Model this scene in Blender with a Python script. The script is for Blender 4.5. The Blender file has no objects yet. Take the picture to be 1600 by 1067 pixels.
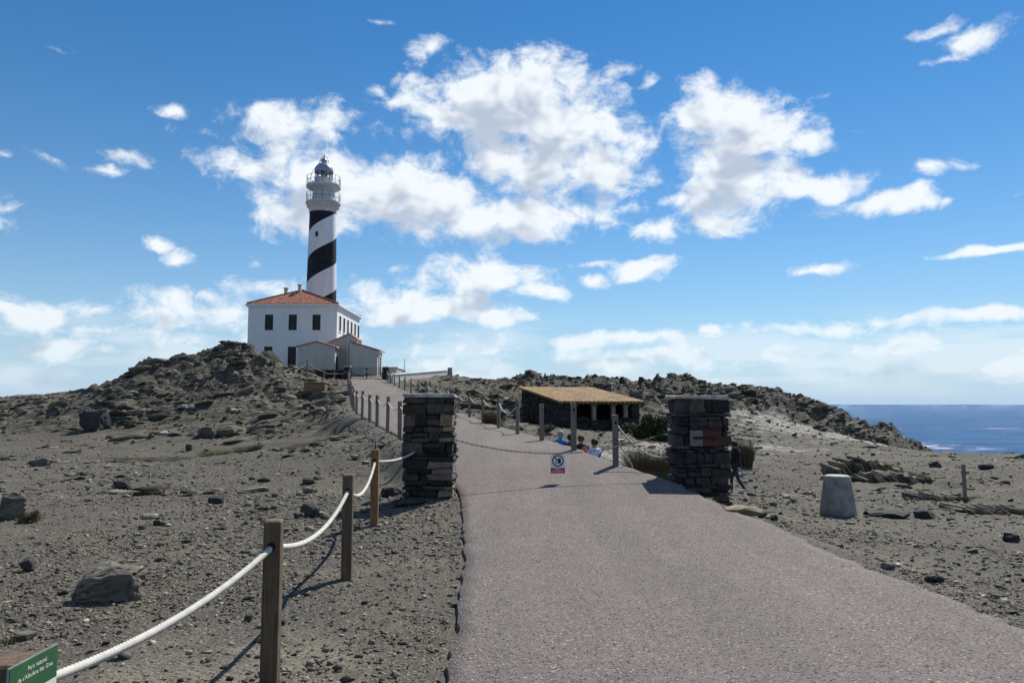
import bpy, bmesh, math, random
import numpy as np
from mathutils import Vector, Matrix, Euler, noise as mnoise
rad = math.radians
scene = bpy.context.scene
COL = scene.collection

# ------------------------------------------------------------------ camera
EYE = 1.6
FPX = 1600 * 26.0 / 36.0
PITCH = math.atan(98.5 / FPX)
cam_data = bpy.data.cameras.new("camera")
cam_data.lens = 26.0; cam_data.sensor_width = 36.0
cam_data.clip_start = 0.05; cam_data.clip_end = 90000
cam = bpy.data.objects.new("camera", cam_data)
cam.location = (0, 0, EYE); cam.rotation_euler = (math.pi / 2 + PITCH, 0, 0)
COL.objects.link(cam); scene.camera = cam

def P(px, py, Y):
    """point of the place measured at photograph pixel (px, py) and distance Y"""
    dx = (px - 800) / FPX; dy = -(py - 533.5) / FPX
    d = Vector((dx, math.cos(PITCH) - dy * math.sin(PITCH), math.sin(PITCH) + dy * math.cos(PITCH)))
    d *= Y / d.y
    return Vector((d.x, d.y, d.z + EYE))
def azel(px, py):
    p = P(px, py, 1.0) - Vector((0, 0, EYE)); p.normalize()
    return math.atan2(p.x, p.y), math.asin(p.z)

# ------------------------------------------------------------------ exposure
scene.render.engine = 'CYCLES'
vs = scene.view_settings
vs.view_transform = 'Standard'; vs.look = 'None'; vs.gamma = 1.0; vs.exposure = 0.36
vs.use_curve_mapping = False

# ------------------------------------------------------------------ sun
SUN_EL = rad(49.0); SUN_AZ = rad(31.0)          # azimuth to the right of straight ahead (+Y)
sun_dir = Vector((math.sin(SUN_AZ) * math.cos(SUN_EL), math.cos(SUN_AZ) * math.cos(SUN_EL), math.sin(SUN_EL)))
sd = bpy.data.lights.new("sun", 'SUN'); sd.energy = 5.0; sd.angle = rad(0.53); sd.color = (1.0, 0.95, 0.865)
sun = bpy.data.objects.new("sun", sd); COL.objects.link(sun)
sun.rotation_euler = sun_dir.to_track_quat('Z', 'Y').to_euler()
sun.location = (30, 40, 60)

# ------------------------------------------------------------------ world: sky and clouds
world = bpy.data.worlds.new("World"); scene.world = world; world.use_nodes = True
nt = world.node_tree; nt.nodes.clear()
SKY_STRENGTH = 0.075
SKY_TINT = (0.80, 0.98, 1.12, 1.0)
world.cycles.sampling_method = 'MANUAL'; world.cycles.sample_map_resolution = 256

def cloud_group(light):
    """density of the broken cloud over azimuth and elevation; light = cheap version for the shading sample"""
    g = bpy.data.node_groups.new("cloud_density", 'ShaderNodeTree')
    g.interface.new_socket("Vector", in_out='INPUT', socket_type='NodeSocketVector')
    g.interface.new_socket("Density", in_out='OUTPUT', socket_type='NodeSocketFloat')
    N, L = g.nodes, g.links
    gi = N.new('NodeGroupInput'); go = N.new('NodeGroupOutput')
    def math_(op, a, b=None, c=None, clamp=False):
        n = N.new('ShaderNodeMath'); n.operation = op; n.use_clamp = clamp
        for i, v in enumerate((a, b, c)):
            if v is None: continue
            if isinstance(v, (int, float)): n.inputs[i].default_value = v
            else: L.new(v, n.inputs[i])
        return n.outputs[0]
    def vmath(op, a, b=None, c=None):
        n = N.new('ShaderNodeVectorMath'); n.operation = op
        for i, v in enumerate((a, b, c)):
            if v is None: continue
            if isinstance(v, (tuple, list)): n.inputs[i].default_value = v
            else: L.new(v, n.inputs[i])
        return n.outputs['Value'] if op in ('LENGTH', 'DOT_PRODUCT', 'DISTANCE') else n.outputs[0]
    def noise_(vec, scale, detail, rough, dist=0.0):
        n = N.new('ShaderNodeTexNoise'); n.noise_dimensions = '2D'
        n.inputs['Scale'].default_value = scale; n.inputs['Detail'].default_value = detail
        n.inputs['Roughness'].default_value = rough; n.inputs['Distortion'].default_value = dist
        L.new(vec, n.inputs['Vector']); return n
    v0 = gi.outputs[0]
    # warp the outline so that no blob keeps its ellipse
    w1 = noise_(vmath('MULTIPLY', v0, (1.0, 1.5, 1.0)), 9.0, 2.0, 0.55)
    off = vmath('MULTIPLY', vmath('SUBTRACT', w1.outputs['Color'], (0.5, 0.5, 0.5)), (0.050, 0.030, 0.0))
    v = vmath('ADD', v0, off)
    blobs = [(470,200,115,32,.85),(400,262,75,26,.75),(440,235,60,30,.6),(550,300,140,60,1.1),(500,335,95,36,.9),(660,310,130,60,1.1),
      (790,165,150,62,1.1),(840,125,80,38,1),(880,205,110,66,1.1),(820,262,120,50,.8),(935,255,80,55,.9),(740,338,190,34,1),
      (900,325,100,36,.8),(680,128,70,16,.5),(640,205,40,18,.3),
      (1110,178,80,42,1.0),(1180,215,100,46,1.1),(1160,285,95,55,1.0),(1140,350,55,20,.8),(1250,225,75,24,.8),(1270,295,80,26,.8),
      (1375,318,75,20,.85),(1300,335,50,16,.5),(1062,310,38,14,.55),(1035,360,55,20,.85),(960,330,40,20,.5),
      (745,432,105,30,1),(835,455,62,14,.75),(700,425,45,20,.6),(1000,422,42,16,.9),(925,440,30,10,.8),(915,413,38,8,.55),(1278,418,38,9,.7),
      (650,482,140,32,.95),(765,495,75,17,.75),(590,465,80,25,.75),(300,492,140,28,.75),(430,460,70,24,.7),(150,515,60,16,.7),
      (140,483,35,11,.65),(40,492,85,30,.75),(240,375,22,12,.8),(283,402,28,15,.8),(400,410,25,20,.45),(330,465,60,14,.4),(205,470,60,12,.35),
      (80,250,40,12,.6),(150,265,45,7,.5),(272,174,28,9,.7),(230,255,42,15,.4),(320,205,30,12,.35),(665,72,28,13,.6),(592,37,26,6,.5),
      (590,142,22,10,.5),(1012,130,18,14,.5),(965,112,25,10,.5),(1540,52,62,16,.7),(1470,45,28,12,.4),(1475,88,40,7,.5),
      (1450,262,45,11,.6),(1560,388,70,6,.7),(1470,316,16,9,.5),(5,243,18,10,.5),(85,85,20,8,.3),
      (960,532,170,15,.85),(850,530,80,14,.5),(1122,517,22,10,.7),(1290,512,120,17,.85),(1380,503,60,14,.7),(1530,493,95,13,.9),
      (1575,572,65,17,.7),(1100,562,420,26,.5),(1420,548,260,28,.5),(790,548,230,22,.5),(700,575,200,26,.45),(710,522,30,7,.5),
      (100,545,200,25,.45),(330,530,200,25,.5),(1800,300,120,50,.9),(1760,520,120,25,.8),(-150,330,120,40,.8),(-160,520,140,28,.8)]
    field = None
    for (cx, cy, rx, ry, w) in blobs:
        if light and rx * ry < 1300: continue
        a, e = azel(cx, cy)
        ra = rx * 1.46 / FPX * math.cos(a); re = ry * 1.46 / FPX * math.cos(a)
        d = vmath('LENGTH', vmath('MULTIPLY_ADD', v, (1 / ra, 1 / re, 0), (-a / ra, -e / re, 0)))
        b = math_('MULTIPLY_ADD', d, -w, w)
        field = b if field is None else math_('MAXIMUM', field, b)
    # the rest of the sky carries broken cloud of the same kind
    lo = noise_(vmath('MULTIPLY', v0, (1.0, 2.2, 1.0)), 3.2, 4.0, 0.55)
    sx = N.new('ShaderNodeSeparateXYZ'); L.new(v0, sx.inputs[0])
    azabs = math_('ABSOLUTE', sx.outputs[0])
    far_az = math_('MULTIPLY_ADD', azabs, 6.0, -6.0 * 0.72, clamp=True)
    far_el = math_('MULTIPLY_ADD', sx.outputs[1], 5.0, -5.0 * 0.62, clamp=True)
    outside = math_('MAXIMUM', far_az, far_el)
    rest = math_('MULTIPLY_ADD', lo.outputs['Fac'], 4.2, -2.2)
    rest = math_('ADD', rest, math_('MULTIPLY_ADD', outside, 3.0, -3.0))
    field = math_('MAXIMUM', field, rest)
    # billow and fray
    n1 = noise_(vmath('MULTIPLY', v, (1.0, 1.45, 1.0)), 17.0, 2.0 if light else 9.0, 0.62, 0.0 if light else 0.06)
    nn = math_('MULTIPLY_ADD', n1.outputs['Fac'], 1.65, -0.825)
    den = math_('ADD', math_('MINIMUM', field, 0.90), nn)
    den = math_('SUBTRACT', den, 0.17)
    L.new(den, go.inputs[0])
    return g

def build_world():
    N, L = nt.nodes, nt.links
    out = N.new('ShaderNodeOutputWorld'); bg = N.new('ShaderNodeBackground')
    bg.inputs['Strength'].default_value = SKY_STRENGTH
    L.new(bg.outputs[0], out.inputs['Surface'])
    sky = N.new('ShaderNodeTexSky'); sky.sky_type = 'NISHITA'; sky.sun_disc = False
    sky.sun_elevation = SUN_EL; sky.sun_rotation = SUN_AZ
    sky.altitude = 0; sky.air_density = 1.0; sky.dust_density = 0.0; sky.ozone_density = 1.0
    hs = N.new('ShaderNodeHueSaturation'); hs.inputs['Saturation'].default_value = 1.22; hs.inputs['Value'].default_value = 0.98
    tint = N.new('ShaderNodeMix'); tint.data_type = 'RGBA'; tint.blend_type = 'MULTIPLY'; tint.inputs['Factor'].default_value = 1.0
    tint.inputs['B'].default_value = SKY_TINT
    L.new(sky.outputs[0], tint.inputs['A']); L.new(tint.outputs['Result'], hs.inputs['Color'])
    # sea haze: the lowest degrees of the sky are a pale blue band all round
    tc = N.new('ShaderNodeTexCoord')
    nrm = N.new('ShaderNodeVectorMath'); nrm.operation = 'NORMALIZE'; L.new(tc.outputs['Generated'], nrm.inputs[0])
    sp = N.new('ShaderNodeSeparateXYZ'); L.new(nrm.outputs[0], sp.inputs[0])
    def M(op, a, b=None, c=None, clamp=False):
        n = N.new('ShaderNodeMath'); n.operation = op; n.use_clamp = clamp
        for i, v in enumerate((a, b, c)):
            if v is None: continue
            if isinstance(v, (int, float)): n.inputs[i].default_value = v
            else: L.new(v, n.inputs[i])
        return n.outputs[0]
    az = M('ARCTAN2', sp.outputs[0], sp.outputs[1]); el = M('ARCSINE', sp.outputs[2])
    cv = N.new('ShaderNodeCombineXYZ'); L.new(az, cv.inputs[0]); L.new(el, cv.inputs[1])
    g = cloud_group(False)
    c1 = N.new('ShaderNodeGroup'); c1.node_tree = g; L.new(cv.outputs[0], c1.inputs[0])
    ofs = N.new('ShaderNodeVectorMath'); ofs.operation = 'ADD'; ofs.inputs[1].default_value = (0.012, 0.030, 0.0)
    L.new(cv.outputs[0], ofs.inputs[0])
    c2 = N.new('ShaderNodeGroup'); c2.node_tree = cloud_group(True); L.new(ofs.outputs[0], c2.inputs[0])
    def ramp(x, a, b):
        n = N.new('ShaderNodeMapRange'); n.interpolation_type = 'SMOOTHSTEP'
        L.new(x, n.inputs[0]); n.inputs[1].default_value = a; n.inputs[2].default_value = b; return n.outputs[0]
    alpha = ramp(c1.outputs[0], -0.05, 0.52)
    thick = ramp(c1.outputs[0], 0.10, 0.80)
    above = ramp(c2.outputs[0], 0.18, 0.85)
    shade = M('MULTIPLY', M('MULTIPLY_ADD', thick, 0.12, 0.80), above)
    ccol = N.new('ShaderNodeMix'); ccol.data_type = 'RGBA'
    L.new(shade, ccol.inputs['Factor'])
    ccol.inputs['A'].default_value = (9.8, 10.3, 10.7, 1); ccol.inputs['B'].default_value = (4.9, 5.7, 7.0, 1)
    # clouds low over the sea fade into the pale band of the horizon
    lowfade = ramp(el, 0.0, 0.16)
    am = M('MULTIPLY', alpha, M('MULTIPLY_ADD', lowfade, 0.34, 0.62))
    bandn = N.new('ShaderNodeTexNoise'); bandn.noise_dimensions = '2D'; bandn.inputs['Scale'].default_value = 5.0; bandn.inputs['Detail'].default_value = 6.0
    bv = N.new('ShaderNodeVectorMath'); bv.operation = 'MULTIPLY'; bv.inputs[1].default_value = (1.0, 5.0, 1.0); L.new(cv.outputs[0], bv.inputs[0]); L.new(bv.outputs[0], bandn.inputs['Vector'])
    band = M('MULTIPLY', M('MULTIPLY', ramp(el, 0.0, 0.04), ramp(el, 0.125, 0.075)), ramp(bandn.outputs['Fac'], 0.36, 0.60))
    am = M('MAXIMUM', am, M('MULTIPLY', band, 0.45))
    above_h = ramp(el, -0.002, 0.012)
    am = M('MULTIPLY', am, above_h)
    hz = M('POWER', 2.718, M('MULTIPLY', M('MAXIMUM', el, 0.0), -1.0 / 0.13))
    hm = N.new('ShaderNodeMix'); hm.data_type = 'RGBA'; L.new(M('MULTIPLY', hz, 0.97), hm.inputs['Factor'])
    L.new(hs.outputs[0], hm.inputs['A']); hm.inputs['B'].default_value = (4.8, 6.5, 8.6, 1)
    mix = N.new('ShaderNodeMix'); mix.data_type = 'RGBA'
    L.new(am, mix.inputs['Factor']); L.new(hm.outputs['Result'], mix.inputs['A']); L.new(ccol.outputs['Result'], mix.inputs['B'])
    L.new(mix.outputs['Result'], bg.inputs['Color'])
build_world()

# ================================================================== helpers
def tag(o, label=None, cat=None, group=None, kind=None):
    if label: o["label"] = label
    if cat: o["category"] = cat
    if group: o["group"] = group
    if kind: o["kind"] = kind
    return o
def empty(name, loc, rz=0.0):
    o = bpy.data.objects.new(name, None); o.empty_display_size = 0.2
    o.location = loc; o.rotation_euler = (0, 0, rz); COL.objects.link(o); return o
def link_mesh(name, me, mats, parent=None, loc=None, smooth=False):
    if not isinstance(mats, (list, tuple)): mats = [mats]
    for m in mats: me.materials.append(m)
    if smooth:
        me.polygons.foreach_set('use_smooth', [True] * len(me.polygons))
    o = bpy.data.objects.new(name, me); COL.objects.link(o)
    if parent is not None: o.parent = parent
    if loc is not None: o.location = loc
    return o
class MB:
    def __init__(s): s.v = []; s.f = []
    def add(s, vs_, fs_):
        b = len(s.v); s.v.extend([tuple(p) for p in vs_]); s.f.extend([tuple(i + b for i in f) for f in fs_]); return s
    def box(s, x0, x1, y0, y1, z0, z1, mat=None):
        vs_ = [Vector(p) for p in ((x0,y0,z0),(x1,y0,z0),(x1,y1,z0),(x0,y1,z0),(x0,y0,z1),(x1,y0,z1),(x1,y1,z1),(x0,y1,z1))]
        if mat is not None: vs_ = [mat @ p for p in vs_]
        return s.add(vs_, [(0,3,2,1),(4,5,6,7),(0,1,5,4),(1,2,6,5),(2,3,7,6),(3,0,4,7)])
    def cbox(s, x0, x1, y0, y1, z0, z1, c=0.01, mat=None, jit=0.0, rng=random):
        """chamfered box"""
        vs_ = []; idx = {}
        X = (x0, x1); Y = (y0, y1); Z = (z0, z1)
        c = min(c, (x1-x0)*.4, (y1-y0)*.4, (z1-z0)*.4)
        for i in (0, 1):
            for j in (0, 1):
                for k in (0, 1):
                    sx, sy, sz = (1-2*i), (1-2*j), (1-2*k)
                    jj = Vector((rng.uniform(-jit, jit), rng.uniform(-jit, jit), rng.uniform(-jit, jit)))
                    p = Vector((X[i], Y[j], Z[k])) + jj
                    for a, d in enumerate(((0, sy*c, sz*c), (sx*c, 0, sz*c), (sx*c, sy*c, 0))):
                        idx[(i, j, k, a)] = len(vs_); vs_.append(p + Vector(d))
        if mat is not None: vs_ = [mat @ p for p in vs_]
        fs = []
        for i in (0, 1): fs.append([idx[(i,0,0,0)], idx[(i,1,0,0)], idx[(i,1,1,0)], idx[(i,0,1,0)]][::(-1 if i == 0 else 1)])
        for j in (0, 1): fs.append([idx[(0,j,0,1)], idx[(1,j,0,1)], idx[(1,j,1,1)], idx[(0,j,1,1)]][::(1 if j == 0 else -1)])
        for k in (0, 1): fs.append([idx[(0,0,k,2)], idx[(1,0,k,2)], idx[(1,1,k,2)], idx[(0,1,k,2)]][::(-1 if k == 0 else 1)])
        for i in (0, 1):
            for j in (0, 1): fs.append([idx[(i,j,0,0)], idx[(i,j,1,0)], idx[(i,j,1,1)], idx[(i,j,0,1)]])
        for i in (0, 1):
            for k in (0, 1): fs.append([idx[(i,0,k,0)], idx[(i,1,k,0)], idx[(i,1,k,2)], idx[(i,0,k,2)]])
        for j in (0, 1):
            for k in (0, 1): fs.append([idx[(0,j,k,1)], idx[(1,j,k,1)], idx[(1,j,k,2)], idx[(0,j,k,2)]])
        for i in (0, 1):
            for j in (0, 1):
                for k in (0, 1): fs.append([idx[(i,j,k,0)], idx[(i,j,k,1)], idx[(i,j,k,2)]])
        return s.add(vs_, fs)
    def tube(s, pts, r, n=8, lobes=0, twist=0.0, caps=True):
        pts = [Vector(p) for p in pts]; rings = []; L = 0.0
        up = Vector((0, 0, 1))
        for i, p in enumerate(pts):
            t = (pts[min(i+1, len(pts)-1)] - pts[max(i-1, 0)]).normalized()
            if i: L += (p - pts[i-1]).length
            a = t.cross(up)
            if a.length < 1e-3: a = t.cross(Vector((0, 1, 0)))
            a.normalize(); b = a.cross(t)
            rr = r[i] if isinstance(r, (list, tuple)) else r
            ring = []
            for k in range(n):
                ph = 2*math.pi*k/n
                q = rr * (1 + (0.34*abs(math.cos(lobes*0.5*(ph)))-0.2 if lobes else 0))
                an = ph + twist * L
                ring.append(p + a*(q*math.cos(an)) + b*(q*math.sin(an)))
            rings.append(ring)
        vs_ = [q for ring in rings for q in ring]; fs = []
        for i in range(len(rings)-1):
            for k in range(n):
                fs.append((i*n+k, i*n+(k+1) % n, (i+1)*n+(k+1) % n, (i+1)*n+k))
        if caps: fs.append(tuple(range(n))[::-1]); fs.append(tuple((len(rings)-1)*n+k for k in range(n)))
        return s.add(vs_, fs)
    def lathe(s, prof, n=48, cx=0, cy=0, closed=False):
        vs_ = []; fs = []
        for (r, z) in prof:
            for k in range(n):
                a = 2*math.pi*k/n; vs_.append((cx + r*math.cos(a), cy + r*math.sin(a), z))
        m = len(prof)
        for i in range(m-1):
            for k in range(n): fs.append((i*n+k, i*n+(k+1) % n, (i+1)*n+(k+1) % n, (i+1)*n+k))
        if closed:
            for k in range(n): fs.append(((m-1)*n+k, (m-1)*n+(k+1) % n, (k+1) % n, k))
        else:
            if prof[0][0] > 1e-6: fs.append(tuple(range(n))[::-1])
            if prof[-1][0] > 1e-6: fs.append(tuple((m-1)*n+k for k in range(n)))
        return s.add(vs_, fs)
    def prism(s, poly, y0, y1):
        """polygon of (x, z), counter-clockwise seen from -y, extruded along y"""
        n = len(poly); vs_ = [(x, y0, z) for x, z in poly] + [(x, y1, z) for x, z in poly]
        fs = [tuple(range(n)), tuple(range(2*n-1, n-1, -1))]
        for i in range(n):
            j = (i+1) % n; fs.append((i, i+n, j+n, j))
        return s.add(vs_, fs)
    def build(s, name, mat, parent=None, loc=None, smooth=False):
        me = bpy.data.meshes.new(name); me.from_pydata([tuple(p) for p in s.v], [], s.f); me.update()
        return link_mesh(name, me, mat, parent, loc, smooth)
def autosmooth(o, ang=40):
    me = o.data
    bm = bmesh.new(); bm.from_mesh(me)
    for f in bm.faces: f.smooth = True
    for e in bm.edges:
        if len(e.link_faces) == 2 and e.calc_face_angle(0) > rad(ang): e.smooth = False
    bm.to_mesh(me); bm.free(); return o
def np_mesh(name, V, F, mats, attr=None, smooth=False):
    me = bpy.data.meshes.new(name)
    V = np.asarray(V, np.float32); F = np.asarray(F, np.int32); k = F.shape[1]
    me.vertices.add(len(V)); me.vertices.foreach_set('co', V.ravel())
    me.loops.add(F.size); me.loops.foreach_set('vertex_index', F.ravel())
    me.polygons.add(len(F)); me.polygons.foreach_set('loop_start', np.arange(0, F.size, k, dtype=np.int32))
    me.update(calc_edges=True)
    if attr:
        for an, av in attr.items():
            a = me.attributes.new(an, 'FLOAT', 'POINT'); a.data.foreach_set('value', np.asarray(av, np.float32))
    me.validate()
    return link_mesh(name, me, mats, smooth=smooth)

# ------------------------------------------------------------------ numpy noise
def _hash(ix, iy, seed):
    h = (ix.astype(np.int64)*374761393 + iy.astype(np.int64)*668265263 + seed*1442695041) & 0xFFFFFFFF
    h = ((h ^ (h >> 13)) * 1274126177) & 0xFFFFFFFF
    h = ((h ^ (h >> 16)) * 2246822519) & 0xFFFFFFFF
    return ((h ^ (h >> 15)) & 0xFFFFFF) / float(0xFFFFFF)
def vnoise(x, y, seed=0):
    ix = np.floor(x); iy = np.floor(y); fx = x-ix; fy = y-iy
    fx = fx*fx*fx*(fx*(fx*6-15)+10); fy = fy*fy*fy*(fy*(fy*6-15)+10)
    a = _hash(ix, iy, seed); b = _hash(ix+1, iy, seed); c = _hash(ix, iy+1, seed); d = _hash(ix+1, iy+1, seed)
    return (a*(1-fx)+b*fx)*(1-fy) + (c*(1-fx)+d*fx)*fy
def fbm(x, y, octs=5, seed=0, gain=0.5):
    s = 0; a = 1; t = 0
    for o in range(octs):
        s = s + a*vnoise(x*2**o + 17.3*o, y*2**o - 9.1*o, seed+o); t += a; a *= gain
    return s/t
def slabs(x, y, size, seed, tilt=(0.5, 0.2), aspect=1.8, ang=0.5):
    """height of broken tilted slabs: each cell of a Voronoi diagram is its own tilted facet"""
    ca, sa = math.cos(ang), math.sin(ang)
    u = (x*ca + y*sa)/(size*aspect); v = (-x*sa + y*ca)/size
    iu = np.floor(u); iv = np.floor(v)
    best = np.full(x.shape, 1e9); bh = np.zeros(x.shape); bdu = np.zeros(x.shape); bdv = np.zeros(x.shape); br = np.zeros(x.shape)
    for du in (-1, 0, 1):
        for dv in (-1, 0, 1):
            cu = iu+du; cv = iv+dv
            pu = cu + _hash(cu, cv, seed); pv = cv + _hash(cu, cv, seed+7)
            d = (u-pu)**2 + (v-pv)**2; m = d < best
            best = np.where(m, d, best); bh = np.where(m, _hash(cu, cv, seed+13), bh)
            bdu = np.where(m, u-pu, bdu); bdv = np.where(m, v-pv, bdv); br = np.where(m, _hash(cu, cv, seed+23), br)
    return (bh-0.5) + tilt[0]*(0.4+1.2*br)*bdv + tilt[1]*(br-0.3)*bdu*1.5

# ================================================================== materials
def new_mat(name):
    m = bpy.data.materials.new(name); m.use_nodes = True
    n = m.node_tree; n.nodes.clear()
    out = n.nodes.new('ShaderNodeOutputMaterial'); b = n.nodes.new('ShaderNodeBsdfPrincipled')
    n.links.new(b.outputs[0], out.inputs[0]); b.inputs['Roughness'].default_value = 0.85
    b.inputs['Specular IOR Level'].default_value = 0.25
    return m, n, b
class NB:
    """short-hand for building a node tree"""
    def __init__(s, n): s.n = n; s.N = n.nodes; s.L = n.links
    def _set(s, sock, v):
        if v is None: return
        if hasattr(v, 'is_output') or isinstance(v, bpy.types.NodeSocket): s.L.new(v, sock)
        elif isinstance(v, (tuple, list)) and len(v) == 3 and sock.type == 'RGBA': sock.default_value = (*v, 1)
        else: sock.default_value = v
    def coord(s, kind='Object'):
        return s.N.new('ShaderNodeTexCoord').outputs[kind]
    def pos(s): return s.N.new('ShaderNodeNewGeometry').outputs['Position']
    def attr(s, name):
        a = s.N.new('ShaderNodeAttribute'); a.attribute_name = name; return a.outputs['Fac']
    def rnd(s): return s.N.new('ShaderNodeObjectInfo').outputs['Random']
    def noise(s, vec, scale, detail=4, rough=0.55, out='Fac', dist=0.0):
        x = s.N.new('ShaderNodeTexNoise'); s._set(x.inputs['Vector'], vec); x.inputs['Scale'].default_value = scale
        x.inputs['Detail'].default_value = detail; x.inputs['Roughness'].default_value = rough; x.inputs['Distortion'].default_value = dist
        return x.outputs[out]
    def voro(s, vec, scale, feature='F1', out='Distance', rnd=1.0):
        x = s.N.new('ShaderNodeTexVoronoi'); x.feature = feature; s._set(x.inputs['Vector'], vec); x.inputs['Scale'].default_value = scale
        x.inputs['Randomness'].default_value = rnd; return x.outputs[out]
    def math(s, op, a, b=None, c=None, clamp=False):
        x = s.N.new('ShaderNodeMath'); x.operation = op; x.use_clamp = clamp
        for i, v in enumerate((a, b, c)): s._set(x.inputs[i], v)
        return x.outputs[0]
    def vmul(s, v, m):
        x = s.N.new('ShaderNodeVectorMath'); x.operation = 'MULTIPLY'; s._set(x.inputs[0], v); x.inputs[1].default_value = m; return x.outputs[0]
    def vadd(s, v, m):
        x = s.N.new('ShaderNodeVectorMath'); x.operation = 'ADD'; s._set(x.inputs[0], v); s._set(x.inputs[1], m); return x.outputs[0]
    def sep(s, v):
        x = s.N.new('ShaderNodeSeparateXYZ'); s._set(x.inputs[0], v); return x.outputs
    def rot(s, v, e):
        x = s.N.new('ShaderNodeVectorRotate'); x.rotation_type = 'EULER_XYZ'; s._set(x.inputs['Vector'], v); x.inputs['Rotation'].default_value = e; return x.outputs[0]
    def range(s, v, a, b, c=0.0, d=1.0, smooth=True):
        x = s.N.new('ShaderNodeMapRange'); x.interpolation_type = 'SMOOTHSTEP' if smooth else 'LINEAR'
        s._set(x.inputs[0], v)
        for i, q in enumerate((a, b, c, d)): x.inputs[i+1].default_value = q
        return x.outputs[0]
    def mix(s, f, a, b, mode='MIX'):
        x = s.N.new('ShaderNodeMix'); x.data_type = 'RGBA'; x.blend_type = mode
        s._set(x.inputs['Factor'], f); s._set(x.inputs['A'], a); s._set(x.inputs['B'], b); return x.outputs['Result']
    def bump(s, h, strength=0.5, dist=0.02, normal=None):
        x = s.N.new('ShaderNodeBump'); x.inputs['Strength'].default_value = strength; x.inputs['Distance'].default_value = dist
        s._set(x.inputs['Height'], h)
        if normal is not None: s.L.new(normal, x.inputs['Normal'])
        return x.outputs[0]
def simple(name, col, rough=0.8, var=0.25, scale=8.0, bump=0.0, bscale=40.0, bdist=0.01, metallic=0.0, spec=0.25, rndvar=0.0):
    m, n, b = new_mat(name); q = NB(n)
    c = q.coord('Object')
    nz = q.noise(c, scale, 5, 0.6)
    dark = tuple(x*(1-var) for x in col); light = tuple(min(1, x*(1+var)) for x in col)
    colr = q.mix(q.range(nz, 0.3, 0.7), dark, light)
    if rndvar:
        v = q.math('MULTIPLY_ADD', q.rnd(), 2*rndvar, 1-rndvar)
        comb = n.nodes.new('ShaderNodeCombineColor')
        for i in range(3): n.links.new(v, comb.inputs[i])
        colr = q.mix(1.0, colr, comb.outputs[0], 'MULTIPLY')
    n.links.new(colr, b.inputs['Base Color'])
    b.inputs['Roughness'].default_value = rough; b.inputs['Metallic'].default_value = metallic; b.inputs['Specular IOR Level'].default_value = spec
    if bump:
        n.links.new(q.bump(q.noise(c, bscale, 5, 0.6), bump, bdist), b.inputs['Normal'])
    return m

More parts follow.
